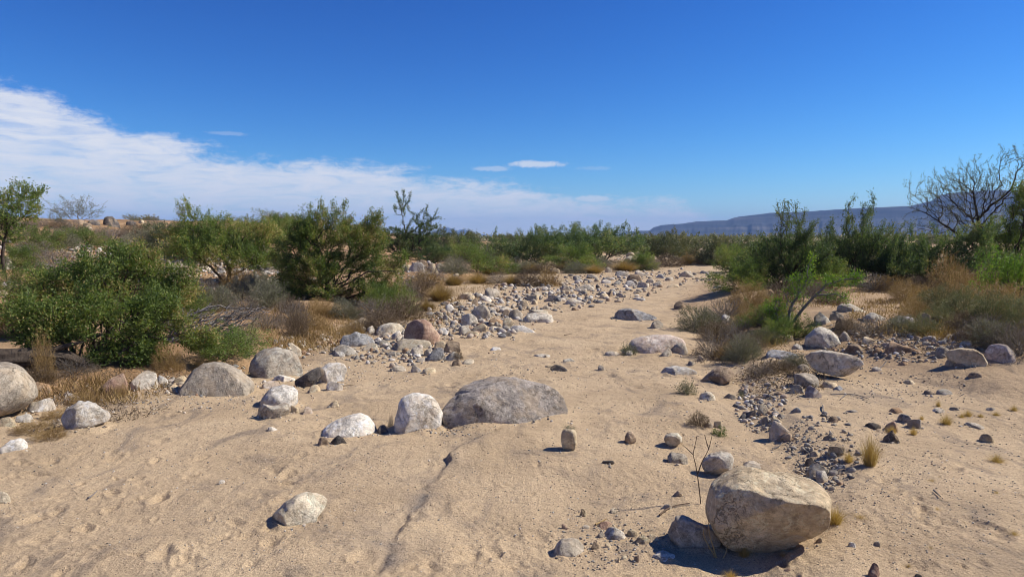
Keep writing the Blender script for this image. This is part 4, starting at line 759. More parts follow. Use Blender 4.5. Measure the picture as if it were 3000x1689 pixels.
PL = """
scrub 1345 752 150 85 dense green bush right of the half-bare mesquite, behind the tan grass patch
greenbush 1400 800 130 95 rounded brighter green bush on the bank above the tan grass patch
scrub 1270 770 110 75
scrub 1475 765 130 80
scrub 1575 782 170 122 tall dark bushy shrub with spiky shoots in the middle of the far bank
greenbush 1690 790 140 75 pale yellow-green feathery bush at the foot of the spiky dark shrub
scrub 1770 768 190 118 biggest dark mound-shaped bush on the far bank, a clump in its top
greenbush 1880 790 90 50
scrub 1935 760 140 85 green bush left of the head of the wash, in front of the mesa's low end
scrub 2010 752 100 80
scrub 2115 775 160 92 dark rounded bush standing at the head of the wash
greenbush 2190 800 110 75
scrub 1840 742 110 60
sage 1650 745 110 50
scrub 1530 735 120 60
sparse 2060 738 110 50
scrub 2200 770 130 95
sparse 232 652 120 72 sparse grey-green bush on the hill crest against the clouds, right of the slim left tree
sparse 165 655 60 45
sparse 390 652 44 26
sparse 810 655 90 42
sparse 870 665 60 40
scrub 500 735 170 90 green bush on the slope behind the yellow-tinged acacia
scrub 600 715 130 70
greenbush 130 735 130 70
greenbush 60 780 120 60
greenbush 250 720 110 55
greenbush 780 720 130 75
greenbush 800 790 110 60
graytwig 170 800 150 80
graytwig 100 760 130 60
graytwig 300 690 70 30
sage 430 880 150 80
sage 720 880 150 80
graytwig 860 950 130 80
straw 1030 980 100 40
straw 600 1085 90 40
graytwig 220 1090 140 60
browntwig 120 1120 110 60
sage 100 960 130 80
browntwig 1120 960 140 60
graytwig 1180 880 130 70
straw 1250 840 110 45
sage 1330 800 100 45
sage 230 920 150 70
sage 560 900 150 80
sage 640 905 130 70
graytwig 610 870 110 60
straw 690 850 110 70
straw 40 985 150 115 straw-coloured tangle of dry stems at the left edge above the log
straw 130 1110 70 130
straw 150 1000 90 70
straw 490 1082 105 82 golden-brown tumbleweed lying at the right end of the dense low acacia
sage 790 900 130 85
sage 830 870 110 60
straw 900 960 150 55
browntwig 870 985 90 80
browntwig 850 920 100 60
straw 940 920 120 50
browntwig 1000 880 100 50
graytwig 1100 935 170 70
browntwig 1180 935 160 75
browntwig 1230 870 150 72 brown-grey twiggy shrub right of the largest acacia's low branches
drygrass 1290 880 130 60
drygrass 1330 835 110 40
drygrass 1400 830 120 40
drygrass 1440 805 110 36
drygrass 1250 910 90 45
browntwig 1170 900 110 50
graytwig 1330 790 100 45
graytwig 1300 765 110 50
graytwig 1490 795 110 45
browntwig 1545 838 95 58
straw 1605 838 90 50
drygrass 1500 835 90 40
drygrass 1560 800 110 40
drygrass 1650 790 110 36
drygrass 1830 795 120 40
drygrass 1890 785 100 34
drygrass 2010 775 90 34
browntwig 1960 780 110 40
sage 1900 790 70 36
graytwig 1720 795 60 26
sage 1760 785 80 36
drygrass 1740 800 100 32
straw 2030 770 80 38
browntwig 2070 775 90 36
sage 1600 760 70 40
sage 2055 972 165 85 broad grey-green bush at the right bank's edge behind the broad pinkish boulder
graytwig 2130 935 130 70
graytwig 2090 1045 140 80 tangle of pale grey dead twigs behind the brown-grey dome
sage 2175 1055 120 80 grey-green leafy bush above the dead twigs beside the brown-grey dome
graytwig 2160 990 120 60
straw 2200 950 120 70
straw 2190 900 130 80
strawgreen 2240 1010 120 60
browntwig 2200 1030 110 60
graytwig 2260 960 90 60
graytwig 2230 1100 90 45
browntwig 2290 1085 110 40
sage 2330 1070 90 40
graytwig 2550 985 130 60 dry grey twiggy bush sprawling among the right bank rocks
browntwig 2480 970 90 45
graytwig 2380 870 120 50
browntwig 2430 890 110 50
graytwig 2520 800 90 60
straw 2780 860 150 105 golden round tumbleweed-like bush under the leaning mesquite
straw 2720 905 140 75
straw 2660 880 110 60
strawgreen 2830 930 180 95
straw 2900 920 160 90
strawgreen 2960 960 170 100
straw 2990 900 120 90
graytwig 2880 985 150 80
graytwig 2960 1020 160 90
browntwig 2820 960 110 60
strawgreen 2750 950 120 60
browntwig 2890 840 140 70
graytwig 2840 820 120 60
browntwig 2660 830 140 50
straw 2600 850 110 45
graytwig 120 662 60 26
graytwig 450 668 70 30
sparse 700 668 70 40
graytwig 740 676 60 30
browntwig 180 668 90 26
graytwig 80 668 70 30
graytwig 330 720 130 60
sage 420 730 150 60
greenbush 560 760 140 70
sage 700 760 130 55
graytwig 640 690 110 45
sage 180 720 120 50
graytwig 60 690 120 50
graytwig 220 690 120 45
browntwig 400 690 120 40
sage 280 860 160 70
graytwig 400 900 150 60
greenbush 60 860 130 90
greenbush 150 900 140 80
sage 480 960 130 60
greenbush 650 1052 240 95 low spreading green acacia under the fallen grey branches, left of the streaked pale boulder
greenbush 560 930 120 70
greenbush 820 700 120 70
greenbush 860 860 90 60
graytwig 700 1000 130 60
graytwig 720 930 130 70
graytwig 780 960 120 50
sage 760 850 110 60
sage 1010 930 120 60
browntwig 1060 970 110 45
greenbush 1140 920 120 90
graytwig 1260 820 100 50
sage 1400 770 120 50
graytwig 1460 830 90 40
sage 1540 800 100 40
browntwig 1600 800 100 36
sage 1690 800 90 36
graytwig 1800 790 90 36
browntwig 1850 790 90 36
scrub 1240 740 120 70
scrub 1890 745 120 70
greenbush 2140 800 110 80
greenbush 2310 992 130 70
greenbush 2250 960 110 80
greenbush 2180 850 150 90
scrub 2380 810 150 100
scrub 2620 830 160 110
greenbush 2420 840 150 80
browntwig 2300 880 140 70
browntwig 2360 860 120 60
straw 2260 920 120 70
graytwig 2560 850 130 60
browntwig 2700 860 140 60
strawgreen 2760 910 150 85
straw 2820 870 140 80
strawgreen 2900 960 160 110
straw 2950 930 160 100
strawgreen 3010 980 150 110
browntwig 2860 1000 130 60
strawgreen 2700 980 110 60
sage 2920 1010 150 80
graytwig 2990 1040 140 90
scrub 2920 830 160 90
straw 2680 930 110 55
sage 2640 960 100 40
browntwig 2100 990 140 60
browntwig 2250 940 110 50
graytwig 2170 1020 120 60
straw 2130 1050 100 45
weed 1840 1036 62 42 small green weed growing beside the broad pinkish boulder
weed 2010 1152 66 56 whitish-leaved dry plant standing alone on the sand, left of the pale tan stone
weed 1668 1258 60 22
browntwig 1342 1053 36 34 small purple-brown tuft at the tip of the rock bar
browntwig 2048 1246 76 52 brown seedy plant with curled stems on the sand at right of centre
weed 2110 1275 60 34
graytwig 1145 1246 20 40
straw 250 1180 110 40
straw 350 1160 80 40
straw 100 1260 140 36
straw 160 1225 90 36
straw 150 1282 110 40
straw 230 1255 100 30
weed 2170 1165 24 34
grass 2548 1362 92 112 tallest golden grass tuft on the sand slope right of the big overhanging boulder
grass 2487 1352 44 46
grass 2772 1242 54 42
grass 2835 1218 38 30
grass 2818 1222 30 22
grass 2873 1220 26 20
grass 2918 1216 34 22
grass 2970 1202 34 26
grass 2676 1272 34 36
grass 2446 1532 92 74 loose straw grass tuft touching the right side of the big overhanging boulder
grass 2920 1352 62 36
grass 2730 1408 32 18
grass 2752 1396 22 14
grass 2745 1492 34 20
grass 2695 1520 24 18
grass 2728 1605 34 20
grass 2970 1565 44 30
grass 2662 1652 30 16
grass 2920 1444 30 20
grass 2700 1228 20 24
grass 2748 1190 22 30
grass 634 1154 30 36
grass 562 1157 20 24
grass 2520 1515 60 24
grass 2300 1622 50 20
grass 2180 1625 60 50
grass 2140 1690 60 40
grass 2612 1268 50 36
"""
def run_plants():
    for ln in PL.strip().splitlines():
        q = ln.split(None, 5); plant(q[0], float(q[1]), float(q[2]), float(q[3]), float(q[4]), q[5] if len(q) > 5 else None)
    # scrub farther out on the plain
    rs = np.random.RandomState(8); n = 0
    for k in range(400):
        y = rs.uniform(42, 150); x = rs.uniform(-0.62, 0.80) * y
        if xl(y) - 1.5 < x < xr(y) + 1.5 and y < 75: continue
        z = Hs(x, y); px, py = to_px((x, y, z)); dep = y
        wm = rs.uniform(1.6, 3.6); hm = rs.uniform(0.6, 1.35)
        if px < 1000: hm *= 0.6; wm *= 0.7
        plant('far', px, py, wm * F / dep, hm * F / dep, pos=(x, y, z)); n += 1
        if n >= 100: break
SKY_SAT, SKY_VAL, SKY_STR, SUN_E, EXPO = 1.15, 1.0, 0.09, 5.0, 0.36
SKY_G, SKY_K = (2.0, 1.6, 1.29), (1.85, 1.68, 1.75)
CLOUD = (7.9, 7.9, 8.0)
# ------------------------------------------------------------------ single dead wood and weeds
def sweep(pts, rad, sides=12, noise_amp=0.0, seed=0, sub=6):
    P = np.array(pts, float); n = len(P); t = np.linspace(0, n - 1, (n - 1) * sub + 1); Q = np.stack([np.interp(t, np.arange(n), P[:, k]) for k in range(3)], 1)
    for _ in range(2): Q[1:-1] = (Q[:-2] + 2 * Q[1:-1] + Q[2:]) / 4
    r = np.interp(t, np.arange(n), rad); d = unit(np.gradient(Q, axis=0)); u = unit(np.cross(d, np.array([0.1, 0.2, 1.0]))); w = np.cross(d, u)
    a = np.linspace(0, 2 * math.pi, sides, endpoint=False)
    V = Q[:, None] + r[:, None, None] * (np.cos(a)[None, :, None] * u[:, None] + np.sin(a)[None, :, None] * w[:, None])
    V = V.reshape(-1, 3)
    if noise_amp:
        c = np.repeat(Q, sides, 0); q = V - c; s = np.stack([np.tile(a * 3, len(Q)) , np.repeat(t * 0.6, sides), np.zeros(len(V))], 1)
        V = c + q * (1 + noise_amp * fbm(s, seed, 3))[:, None]
    i = np.arange(len(Q) - 1)[:, None] * sides; j = np.arange(sides)[None]; j2 = (j + 1) % sides
    F = np.stack([i + j, i + j2, i + sides + j2, i + sides + j], -1).reshape(-1, 4)
    V = np.vstack([V, Q[:1], Q[-1:]]); m = len(Q) * sides; e = (len(Q) - 1) * sides
    cap = [[(k + 1) % sides, k, m, m] for k in range(sides)] + [[e + k, e + (k + 1) % sides, m + 1, m + 1] for k in range(sides)]
    return V, F, cap
def sweep_mesh(name, pts, rad, mat, **k):
    V, F, cap = sweep(pts, rad, **k)
    me = bpy.data.meshes.new(name); me.from_pydata([tuple(v) for v in V], [], [tuple(f) for f in F] + [(c[0], c[1], c[2]) for c in cap]); me.update()
    me.polygons.foreach_set('use_smooth', np.ones(len(me.polygons), bool)); me.materials.append(mat); return me
def log():
    g = gnd(60, 1083); k = depth_of(g) / F; az = math.atan2(g[0], g[1])
    L = lambda px, py, y=0: ((px - 60) * k / math.cos(az) * 0.85, y, (1083 - py) * k)
    r = tag(obj('fallen_log', None, None, None, tuple(g), -az), 'dark weathered log lying behind the large boulder at the left edge', 'log')
    obj('trunk', sweep_mesh('trunk', [L(-180, 1050, .25), L(-60, 1048, .1), L(40, 1046), L(120, 1050), L(170, 1062), L(215, 1085)], [0.10, 0.095, 0.09, 0.095, 0.075, 0.03], BARK['dark'], sides=28, noise_amp=0.35, seed=5, sub=14), None, r)
    obj('branch_stub', sweep_mesh('branch_stub', [L(110, 1046), L(160, 1022, -.05), L(210, 1010, -.1)], [0.04, 0.03, 0.012], BARK['dark'], sides=10, noise_amp=0.25, seed=8), None, r)
log()
hero('dead_branch', 'fallen grey dead branch with many bare twigs fanning right of the dense low acacia', 'dead branch', (500, 1000),
     [(590, 960, 90, 50), (650, 985, 70, 55), (700, 940, 70, 30, .7), (600, 1020, 80, 40), (560, 930, 70, 40), (760, 915, 60, 30, .8), (520, 990, 60, 40), (640, 940, 90, 60)], 1100, 0, limbs=[[(500, 1000), (520, 960), (545, 925), (590, 908), (650, 892), (700, 902), (770, 912)], [(520, 960), (580, 955), (640, 975), (690, 1020)], [(500, 985), (570, 985), (620, 1030), (650, 1050)]],
     bark='grey', seed=21, tree=False, tip=0.0042, dk=0.7, bf=0.5, short='fallen grey branches', curve=0.25)
def thin(name, label, cat, lines, rad, bark, ground=True, dz=0.012):
    """a stick or stem given in photo pixels; on the ground, or standing upright above its first point"""
    g = gnd(*lines[0][0]); k = depth_of(g) / F; bx, by = lines[0][0]; me = None
    bm = bmesh.new()
    for ln in lines:
        if ground: pts = [tuple(gnd(*q) - g + np.array([0, 0, dz])) for q in ln]
        else: pts = [((q[0] - bx) * k, (q[2] if len(q) > 2 else 0.0), (by - q[1]) * k) for q in ln]
        V, F_, cap = sweep(pts, np.linspace(rad, rad * 0.45, len(pts)), sides=6, noise_amp=0.2, seed=len(pts), sub=4)
        vs = [bm.verts.new(v) for v in V]
        for f in list(F_) + [c[:3] for c in cap]:
            try: bm.faces.new([vs[i] for i in f])
            except ValueError: pass
    me = bpy.data.meshes.new(name); bm.to_mesh(me); bm.free(); me.materials.append(BARK[bark])
    return tag(obj(name, me, None, None, tuple(g)), label, cat)
thin('tall_weed', 'thin tall forked dry weed stem standing in the sand left of the big overhanging boulder', 'weed', [[(2053, 1475), (2047, 1425), (2041, 1385), (2034, 1350), (2027, 1327), (2033, 1300), (2038, 1272)], [(2043, 1385), (2053, 1350), (2073, 1313), (2082, 1270)], [(2073, 1313), (2066, 1290), (2060, 1268)], [(2027, 1327), (2012, 1312), (1998, 1300)]], 0.0035, 'brown', False)
thin('tall_weed', 'two bent dry stalks standing in front of the shadow of the big overhanging boulder', 'weed', [[(2098, 1632), (2090, 1600), (2078, 1570), (2072, 1518)], [(2082, 1672), (2108, 1650), (2124, 1625), (2132, 1594)], [(2098, 1632), (2076, 1598), (2062, 1572), (2058, 1545)]], 0.004, 'straw', False)
for lines, lab in [
    ([[(2435, 1158), (2480, 1156), (2510, 1159), (2545, 1171)], [(2480, 1156), (2462, 1172)]], 'long thin twig lying on the sand below the perched pale boulder'),
    ([[(2410, 1190), (2412, 1210), (2430, 1230), (2442, 1238)]], 'short pale bent stick among the gravel right of the grey slope stones'),
    ([[(2262, 1318), (2285, 1310), (2296, 1292)]], 'short pale twig on the sand beside the brown slope stone'),
    ([[(1932, 1513), (1955, 1494), (1985, 1483), (2020, 1478)]], 'curved dark strip in place of the shadow cast by the tall forked weed'),  # dark rod laid along the weed stem's cast shadow, shade built as shape
    ([[(955, 1141), (985, 1137), (1015, 1131), (1038, 1129)], [(985, 1137), (1000, 1143)]], 'thin dark twig lying across the sand below the blocky white boulder'),
    ([[(1745, 1541), (1760, 1534), (1777, 1524)]], 'tiny straw-coloured stick among the foreground pebbles'),
    ([[(1654, 983), (1677, 978)]], 'dark chip of wood alone on the open sand of the wash'),
    ([[(2575, 1082), (2588, 1073), (2600, 1056)]], 'short reddish twig stuck near the perched pale boulder'),
    ([[(483, 1145), (520, 1155), (555, 1148)]], 'thin dark twig on the sand left of the dome-shaped boulder'),
    ([[(2735, 1440), (2755, 1459)]], 'small grey stick on the sand slope at right'),
    ([[(258, 1463), (272, 1455), (285, 1441)]], 'tiny pale stick on the footprinted sand at lower left')]:
    thin('twig', lab, 'twig', lines, 0.006, 'grey' if 'pale' in lab or 'grey' in lab else 'straw' if 'straw' in lab else 'brown')

parse_list()
build_ground()
run_plants()

# ------------------------------------------------------------------ uncountable cover
def gndN(px, py):
    T = np.geomspace(2, 260, 420); out = np.zeros((len(px), 3))
    D = np.stack([ray(a, b) for a, b in zip(px, py)])
    for s in range(0, len(px), 1500):
        d = D[s:s+1500]; X = d[:, :1] * T; Y = d[:, 1:2] * T; Z = EYE + d[:, 2:] * T
        g = H(X.ravel(), Y.ravel()).reshape(X.shape) - Z; k = np.argmax(g > 0, 1); k = np.where(k == 0, len(T) - 1, k); i = np.arange(len(d))
        a, b = -g[i, k-1], g[i, k]; u = np.clip(a / (a + b + 1e-12), 0, 1); t = T[k-1] + (T[k] - T[k-1]) * u; out[s:s+1500] = d * t[:, None] + np.array([0, 0, EYE])
    out[:, 2] = H(out[:, 0], out[:, 1]) + fine_h(out[:, 0], out[:, 1]); return out
def gravel():
    rs = np.random.RandomState(4); v, f = ico(2); vs = []
    for k in range(14):
        p = v * rs.uniform(0.6, 1.2, 3)
        for j in range(5):
            n = unit(rs.normal(size=3)); q = p @ n; d = q.max() * rs.uniform(.6, .85); p = p - np.maximum(q - d, 0)[:, None] * n
        vs.append(p)
    A = []; DK = []
    for cx, cy, rx, ry, n, a, b in [(1800, 1600, 190, 75, 360, 3, 12), (1760, 1540, 260, 110, 260, 2, 8), (2400, 1330, 120, 120, 420, 3, 22), (2420, 1385, 80, 40, 110, 3, 20), (2345, 1290, 45, 60, 130, 4, 11), (2370, 1370, 50, 35, 90, 4, 12), (2230, 1190, 75, 80, 380, 4, 24), (2280, 1080, 120, 60, 260, 4, 12),
        (1500, 1450, 1700, 260, 3600, 2, 7), (1000, 1560, 500, 90, 500, 1.5, 5), (1050, 1380, 90, 60, 240, 1.5, 5), (1560, 1150, 420, 90, 700, 1.4, 4), (600, 1300, 600, 120, 900, 1.4, 4), (1150, 1010, 190, 65, 850, 3, 24), (1400, 930, 170, 65, 900, 3, 28), (1300, 960, 120, 40, 130, 5, 24), (1690, 848, 250, 42, 1000, 2, 22), (1880, 812, 200, 30, 350, 2, 14), (1560, 885, 190, 35, 260, 3, 20), (1040, 1090, 190, 45, 420, 2.5, 7), (1330, 1258, 130, 22, 150, 3, 9),
        (2650, 1000, 270, 65, 1000, 4, 18), (2720, 1400, 340, 280, 1500, 2, 7), (2550, 1130, 300, 60, 420, 3, 8), (350, 720, 430, 85, 2200, 4, 24), (720, 800, 260, 60, 1100, 5, 24), (1250, 800, 100, 35, 260, 5, 20), (80, 860, 110, 40, 160, 6, 20), (250, 672, 300, 26, 900, 4, 18), (450, 1165, 300, 50, 500, 3, 12), (590, 1122, 190, 22, 120, 6, 26), (470, 1135, 90, 18, 50, 8, 28), (700, 1090, 60, 20, 40, 6, 24), (900, 1010, 110, 30, 140, 4, 20), (790, 1170, 130, 50, 200, 3, 9), (160, 1220, 170, 50, 260, 3, 9), (1600, 1090, 300, 60, 260, 2, 6), (1950, 1230, 300, 120, 420, 2, 6), (1700, 760, 420, 24, 500, 3, 8)]:
        t = rs.uniform(0, 6.283, n); r = np.sqrt(rs.rand(n)) ** 1.15
        DK += [0.62 if (cx, cy) in ((2345, 1290), (2370, 1370), (2400, 1330), (1800, 1600)) else 1.0] * n
        A.append(np.stack([cx + rx * r * np.cos(t), cy + ry * r * np.sin(t), a + (b - a) * rs.rand(n) ** 3.0], 1))
    for (o, cx, yb, w_, m_, kd_, h_) in ROCKS:          # small stones caught at the foot of the rocks
        if w_ < 34 or yb < 900: continue
        n = int(3 + w_ / 14); DK += [1.0] * n; A.append(np.stack([cx + w_ * 0.62 * rs.uniform(-1, 1, n), yb + rs.normal(size=n) * 4 + 1, 2.5 + 10 * rs.rand(n) ** 3], 1))
    A = np.concatenate(A); DK = np.array(DK)[A[:, 1] > 700]; A = A[(A[:, 1] > 700)]; P = gndN(A[:, 0], A[:, 1]); V = []; T = []
    for (px, py, s), p in zip(A, P):
        k = rs.randint(14); q = vs[k]; a = rs.uniform(0, 6.28); c, sn = math.cos(a), math.sin(a); sz = 0.5 * s * depth_of(p) / F
        q = np.stack([q[:, 0] * c - q[:, 1] * sn, q[:, 0] * sn + q[:, 1] * c, q[:, 2] * rs.uniform(.5, .9)], 1) * sz
        V.append(q + p + np.array([0, 0, sz * 0.22])); T.append(rs.rand() * DK[len(T)])
    n = len(V); Fc = (f[None] + np.arange(n)[:, None, None] * len(v)).reshape(-1, 3)
    tag(obj('gravel', mk_mesh('gravel', np.concatenate(V), Fc, False, np.repeat(T, len(f))), gravel_mat()), kind='stuff')
gravel()
def cover(name, regs, ln, wd, leaf, up, seed, lift=0.0, spread=0.01):
    rs = np.random.RandomState(seed); A = []
    for cx, cy, rx, ry, n in regs:
        t = rs.uniform(0, 6.283, n); r = np.sqrt(rs.rand(n)); A.append(np.stack([cx + rx * r * np.cos(t), cy + ry * r * np.sin(t)], 1))
    A = np.concatenate(A); A = A[A[:, 1] > 705]; P = gndN(A[:, 0], A[:, 1])
    keep = vnoise(P * 2.6, seed) + 0.5 * rs.normal(size=len(P)) > -0.1; P = P[keep]; P[:, 2] += lift
    D = np.tile(np.array([[0, 0, 1.0]]), (len(P), 1)); V, Fc, T = leaves(P, D, ln, wd, rs, spread, up, 0.3 if up > 1 else 0.0, None, False)
    tag(obj(name, mk_mesh(name, V, Fc, tint=T), LEAF[leaf]), kind='stuff')
cover('dry_grass', [(1310, 845, 170, 50, 9000), (1430, 812, 120, 25, 5000), (1640, 790, 240, 30, 6000), (1200, 910, 150, 60, 5000), (920, 960, 160, 70, 5000), (1830, 770, 240, 22, 4000), (2750, 930, 260, 70, 9000), (2200, 950, 150, 80, 5000), (2500, 860, 220, 50, 4000), (350, 700, 420, 70, 5000), (700, 860, 200, 60, 6000), (450, 800, 350, 80, 5000), (900, 1000, 120, 40, 3000), (250, 1150, 250, 40, 2500)], 0.10, 0.008, 'straw', 1.1, 51)
cover('leaf_litter', [(400, 1090, 330, 50, 5000), (930, 900, 230, 70, 5000), (1000, 950, 200, 50, 4000), (2250, 1040, 220, 90, 6000), (2700, 970, 280, 80, 5000), (2250, 850, 260, 60, 3000), (650, 860, 180, 40, 3000), (250, 1190, 250, 50, 2500), (2850, 800, 150, 60, 2500), (2300, 1120, 120, 60, 2500)], 0.055, 0.008, 'dead', -0.1, 52, 0.012, 0.015)
def distant():
    rs = np.random.RandomState(6); n = 42000; ang = rs.uniform(-0.62, 0.68, n); d = 150 * (900 / 150) ** rs.rand(n)
    x, y = d * np.sin(ang), d * np.cos(ang); c = vnoise2(x / 6, y / 6, 3) + 0.5 * vnoise2(x / 2.2, y / 2.2, 5); k = c > -0.15; x, y, c = x[k], y[k], c[k]
    z = 0.45 + rs.rand(len(x)) * (0.6 + 1.5 * np.clip(c + .2, 0, 1)); P = np.stack([x, y, z], 1)
    V, Fc, T = leaves(P, np.tile(np.array([[0, 0, 1.0]]), (len(P), 1)), 0.8, 0.45, rs, 0.2, 0.3, 0.45, None, False)
    tag(obj('distant_scrub', mk_mesh('distant_scrub', V, Fc, tint=T), LEAF['olive']), kind='stuff')
distant()

# ------------------------------------------------------------------ mesa and far hills
def mesa():
    top = [(1700, 694), (1800, 692), (1829, 679), (1902, 675), (1913, 667), (1937, 660), (2001, 656), (2039, 650), (2126, 648), (2149, 640), (2199, 634), (2250, 629), (2361, 626), (2483, 620), (2658, 616), (2722, 604), (2745, 591), (2789, 586), (2890, 582), (3000, 586), (3200, 590), (3500, 584), (3900, 600)]
    R0 = 3200.0; px = np.linspace(1640, 3900, 620); hy = np.interp(px, [t[0] for t in top], [t[1] for t in top])
    s = np.linspace(0, 1, 90); V = []
    az = np.arctan((px - 1500) / F)
    hgt = (HZ - hy) / F * R0; hgt = np.maximum(hgt, 0) + 1.6 + 0.9 * vnoise2(px * 0.08, 0 * px, 3)
    u = px * 0.03
    for t in s:
        # t = 0 foot of the slope, 0.62 rim, 1 back of the plateau
        r = R0 - 1300 + t * 2100; q = np.clip(t / 0.62, 0, 1)
        gul = vnoise2(u * 1.6 + 3 * t, u * 0 + t * 2.2, 5) * 0.55 + vnoise2(u * 4.2, u * 0 + t * 4, 6) * 0.3 + vnoise2(u * 11, u * 0 + t * 9, 7) * 0.15
        prof = 0.30 * q ** 1.2 + 0.32 * ss(0.45, 0.75, q) + 0.38 * ss(0.88, 0.985, q)
        z = hgt * (prof + 0.16 * gul * math.sin(math.pi * min(q, 1)) ) if t < 0.62 else hgt * (1 + 0.0 * t)
        z = z * (r / R0) if t > .62 else z
        if t > 0.62: z = hgt * np.ones_like(px) - (t - .62) * 6
        V.append(np.stack([r * np.sin(az), r * np.cos(az), z + 0.2], 1))
    V = np.concatenate(V); n = len(px); i = np.arange(len(s) - 1)[:, None] * n; j = np.arange(n - 1)[None]
    Fc = np.stack([i + j, i + j + 1, i + n + j + 1, i + n + j], -1).reshape(-1, 4)
    m, nt, b = newmat('mesa_rock'); b.inputs['Roughness'].default_value = 1; pos = nd(nt, 'ShaderNodeNewGeometry').outputs['Position']
    mp = nd(nt, 'ShaderNodeMapping'); mp.inputs['Scale'].default_value = (0.0012, 0.0012, 0.06); nt.links.new(pos, mp.inputs[0])
    st = noise(nt, mp.outputs[0], 1.0, 6, 0.65, 0.4); c = ramp(nt, st, [(0.38, (0.014, 0.018, 0.024)), (0.5, (0.04, 0.042, 0.046)), (0.62, (0.10, 0.092, 0.085))])
    sp = noise(nt, pos, 0.02, 6, 0.75); c = mix(nt, 0.8, c, ramp(nt, sp, [(0.35, (0.6, 0.62, 0.6)), (0.65, (1.3, 1.25, 1.2))]), 'MULTIPLY')
    nt.links.new(c, b.inputs['Base Color'])
    tag(obj('mesa', mk_mesh('mesa', V, Fc, True), m), kind='structure')
    top = [(1180, 695), (1240, 688), (1262, 680), (1290, 667), (1312, 665), (1340, 673), (1362, 675), (1385, 684), (1430, 687), (1480, 690), (1560, 688), (1640, 693), (1720, 695)]
    R0 = 7000.0; px = np.linspace(1180, 1720, 160); hy = np.interp(px, [t[0] for t in top], [t[1] for t in top]); az = np.arctan((px - 1500) / F); hgt = np.maximum((HZ - hy) / F * R0 + 3 * vnoise2(px * 0.15, px * 0, 8), 0.5); V = []
    for t in np.linspace(0, 1, 24):
        r = R0 - 700 + 1100 * t; pr = math.sin(math.pi * min(t / 0.64, 1) / 2) ** 1.5 if t < .64 else math.cos((t - .64) / .36 * math.pi / 2)
        V.append(np.stack([r * np.sin(az), r * np.cos(az), hgt * pr * (1 + 0.2 * math.sin(math.pi * t) * vnoise2(px * 0.1, px * 0 + t * 3, 9)) + 0.2], 1))
    V = np.concatenate(V); n = len(px); i = np.arange(23)[:, None] * n; j = np.arange(n - 1)[None]
    tag(obj('hills', mk_mesh('hills', V, np.stack([i + j, i + j + 1, i + n + j + 1, i + n + j], -1).reshape(-1, 4), True), m), kind='structure')
mesa()

# ------------------------------------------------------------------ air
def haze():
    bm = bmesh.new(); bmesh.ops.create_cube(bm, size=1); me = bpy.data.meshes.new('haze'); bm.to_mesh(me); bm.free()
    o = obj('haze', me); o.scale = (18600, 18600, 260); o.location = (0, 0, 128)
    m = bpy.data.materials.new('haze_air'); m.use_nodes = True; nt = m.node_tree; nt.nodes.clear(); out = nt.nodes.new('ShaderNodeOutputMaterial')
    v = nt.nodes.new('ShaderNodeVolumePrincipled'); v.inputs['Color'].default_value = (0.34, 0.56, 1.0, 1); v.inputs['Density'].default_value = HAZE; v.inputs['Anisotropy'].default_value = 0.0
    nt.links.new(v.outputs[0], out.inputs['Volume']); me.materials.append(m); tag(o, kind='stuff')
HAZE = 0.00015
haze()

# ------------------------------------------------------------------ sky, sun, camera
SUN_AZ, SUN_EL = RAD(82), RAD(43)          # to the right of the view, in front of the camera
def azel(px, py):
    d = ray(px, py); d = d / np.linalg.norm(d); return math.atan2(d[0], d[1]), math.asin(d[2])
w = bpy.data.worlds.new('World'); SC.world = w; w.use_nodes = True; nt = w.node_tree; bg = nt.nodes['Background']
sky = nt.nodes.new('ShaderNodeTexSky'); sky.sky_type = 'NISHITA'; sky.sun_disc = False; sky.sun_elevation = SUN_EL; sky.sun_rotation = SUN_AZ
sky.altitude = 700; sky.air_density = 1.0; sky.dust_density = 0.25; sky.ozone_density = 3.0
hs = nd(nt, 'ShaderNodeHueSaturation', Saturation=SKY_SAT, Value=SKY_VAL); nt.links.new(sky.outputs[0], hs.inputs['Color'])
ssc = nt.nodes.new('ShaderNodeSeparateColor'); nt.links.new(hs.outputs[0], ssc.inputs[0]); scc = nt.nodes.new('ShaderNodeCombineColor')
for ch in range(3): nt.links.new(mth(nt, 'MULTIPLY', mth(nt, 'POWER', mth(nt, 'MULTIPLY', ssc.outputs[ch], 0.09), SKY_G[ch]), SKY_K[ch] / SKY_STR / 2 ** EXPO), scc.inputs[ch])
skc = scc.outputs[0]
dirv = nd(nt, 'ShaderNodeTexCoord').outputs['Generated']; sp = nd(nt, 'ShaderNodeSeparateXYZ'); nt.links.new(dirv, sp.inputs[0])
az = mth(nt, 'ARCTAN2', sp.outputs[0], sp.outputs[1]); el = mth(nt, 'ARCSINE', sp.outputs[2])
edge = [(-400, 205), (-100, 232), (0, 245), (100, 262), (175, 297), (290, 340), (385, 384), (500, 402), (560, 430), (605, 437), (700, 455), (815, 466), (960, 463), (1048, 468), (1165, 489), (1258, 522), (1400, 530), (1514, 538), (1630, 565), (1780, 575), (1864, 582), (1980, 592), (2060, 625), (2160, 690)]
fc = nt.nodes.new('ShaderNodeFloatCurve'); cv = fc.mapping.curves[0]; A0, A1 = -0.9, 0.5; pts = [((azel(*e)[0] - A0) / (A1 - A0), azel(*e)[1] / 0.5) for e in edge]
cv.points[0].location = (0, pts[0][1] + .02); cv.points[1].location = (1, -0.05)
for a, b in pts: cv.points.new(a, max(b, -0.05))
fc.mapping.use_clip = False; fc.mapping.update()
nt.links.new(mth(nt, 'DIVIDE', mth(nt, 'SUBTRACT', az, A0), A1 - A0, clamp=True), fc.inputs['Value'])
ed = mth(nt, 'MULTIPLY', fc.outputs[0], 0.5)
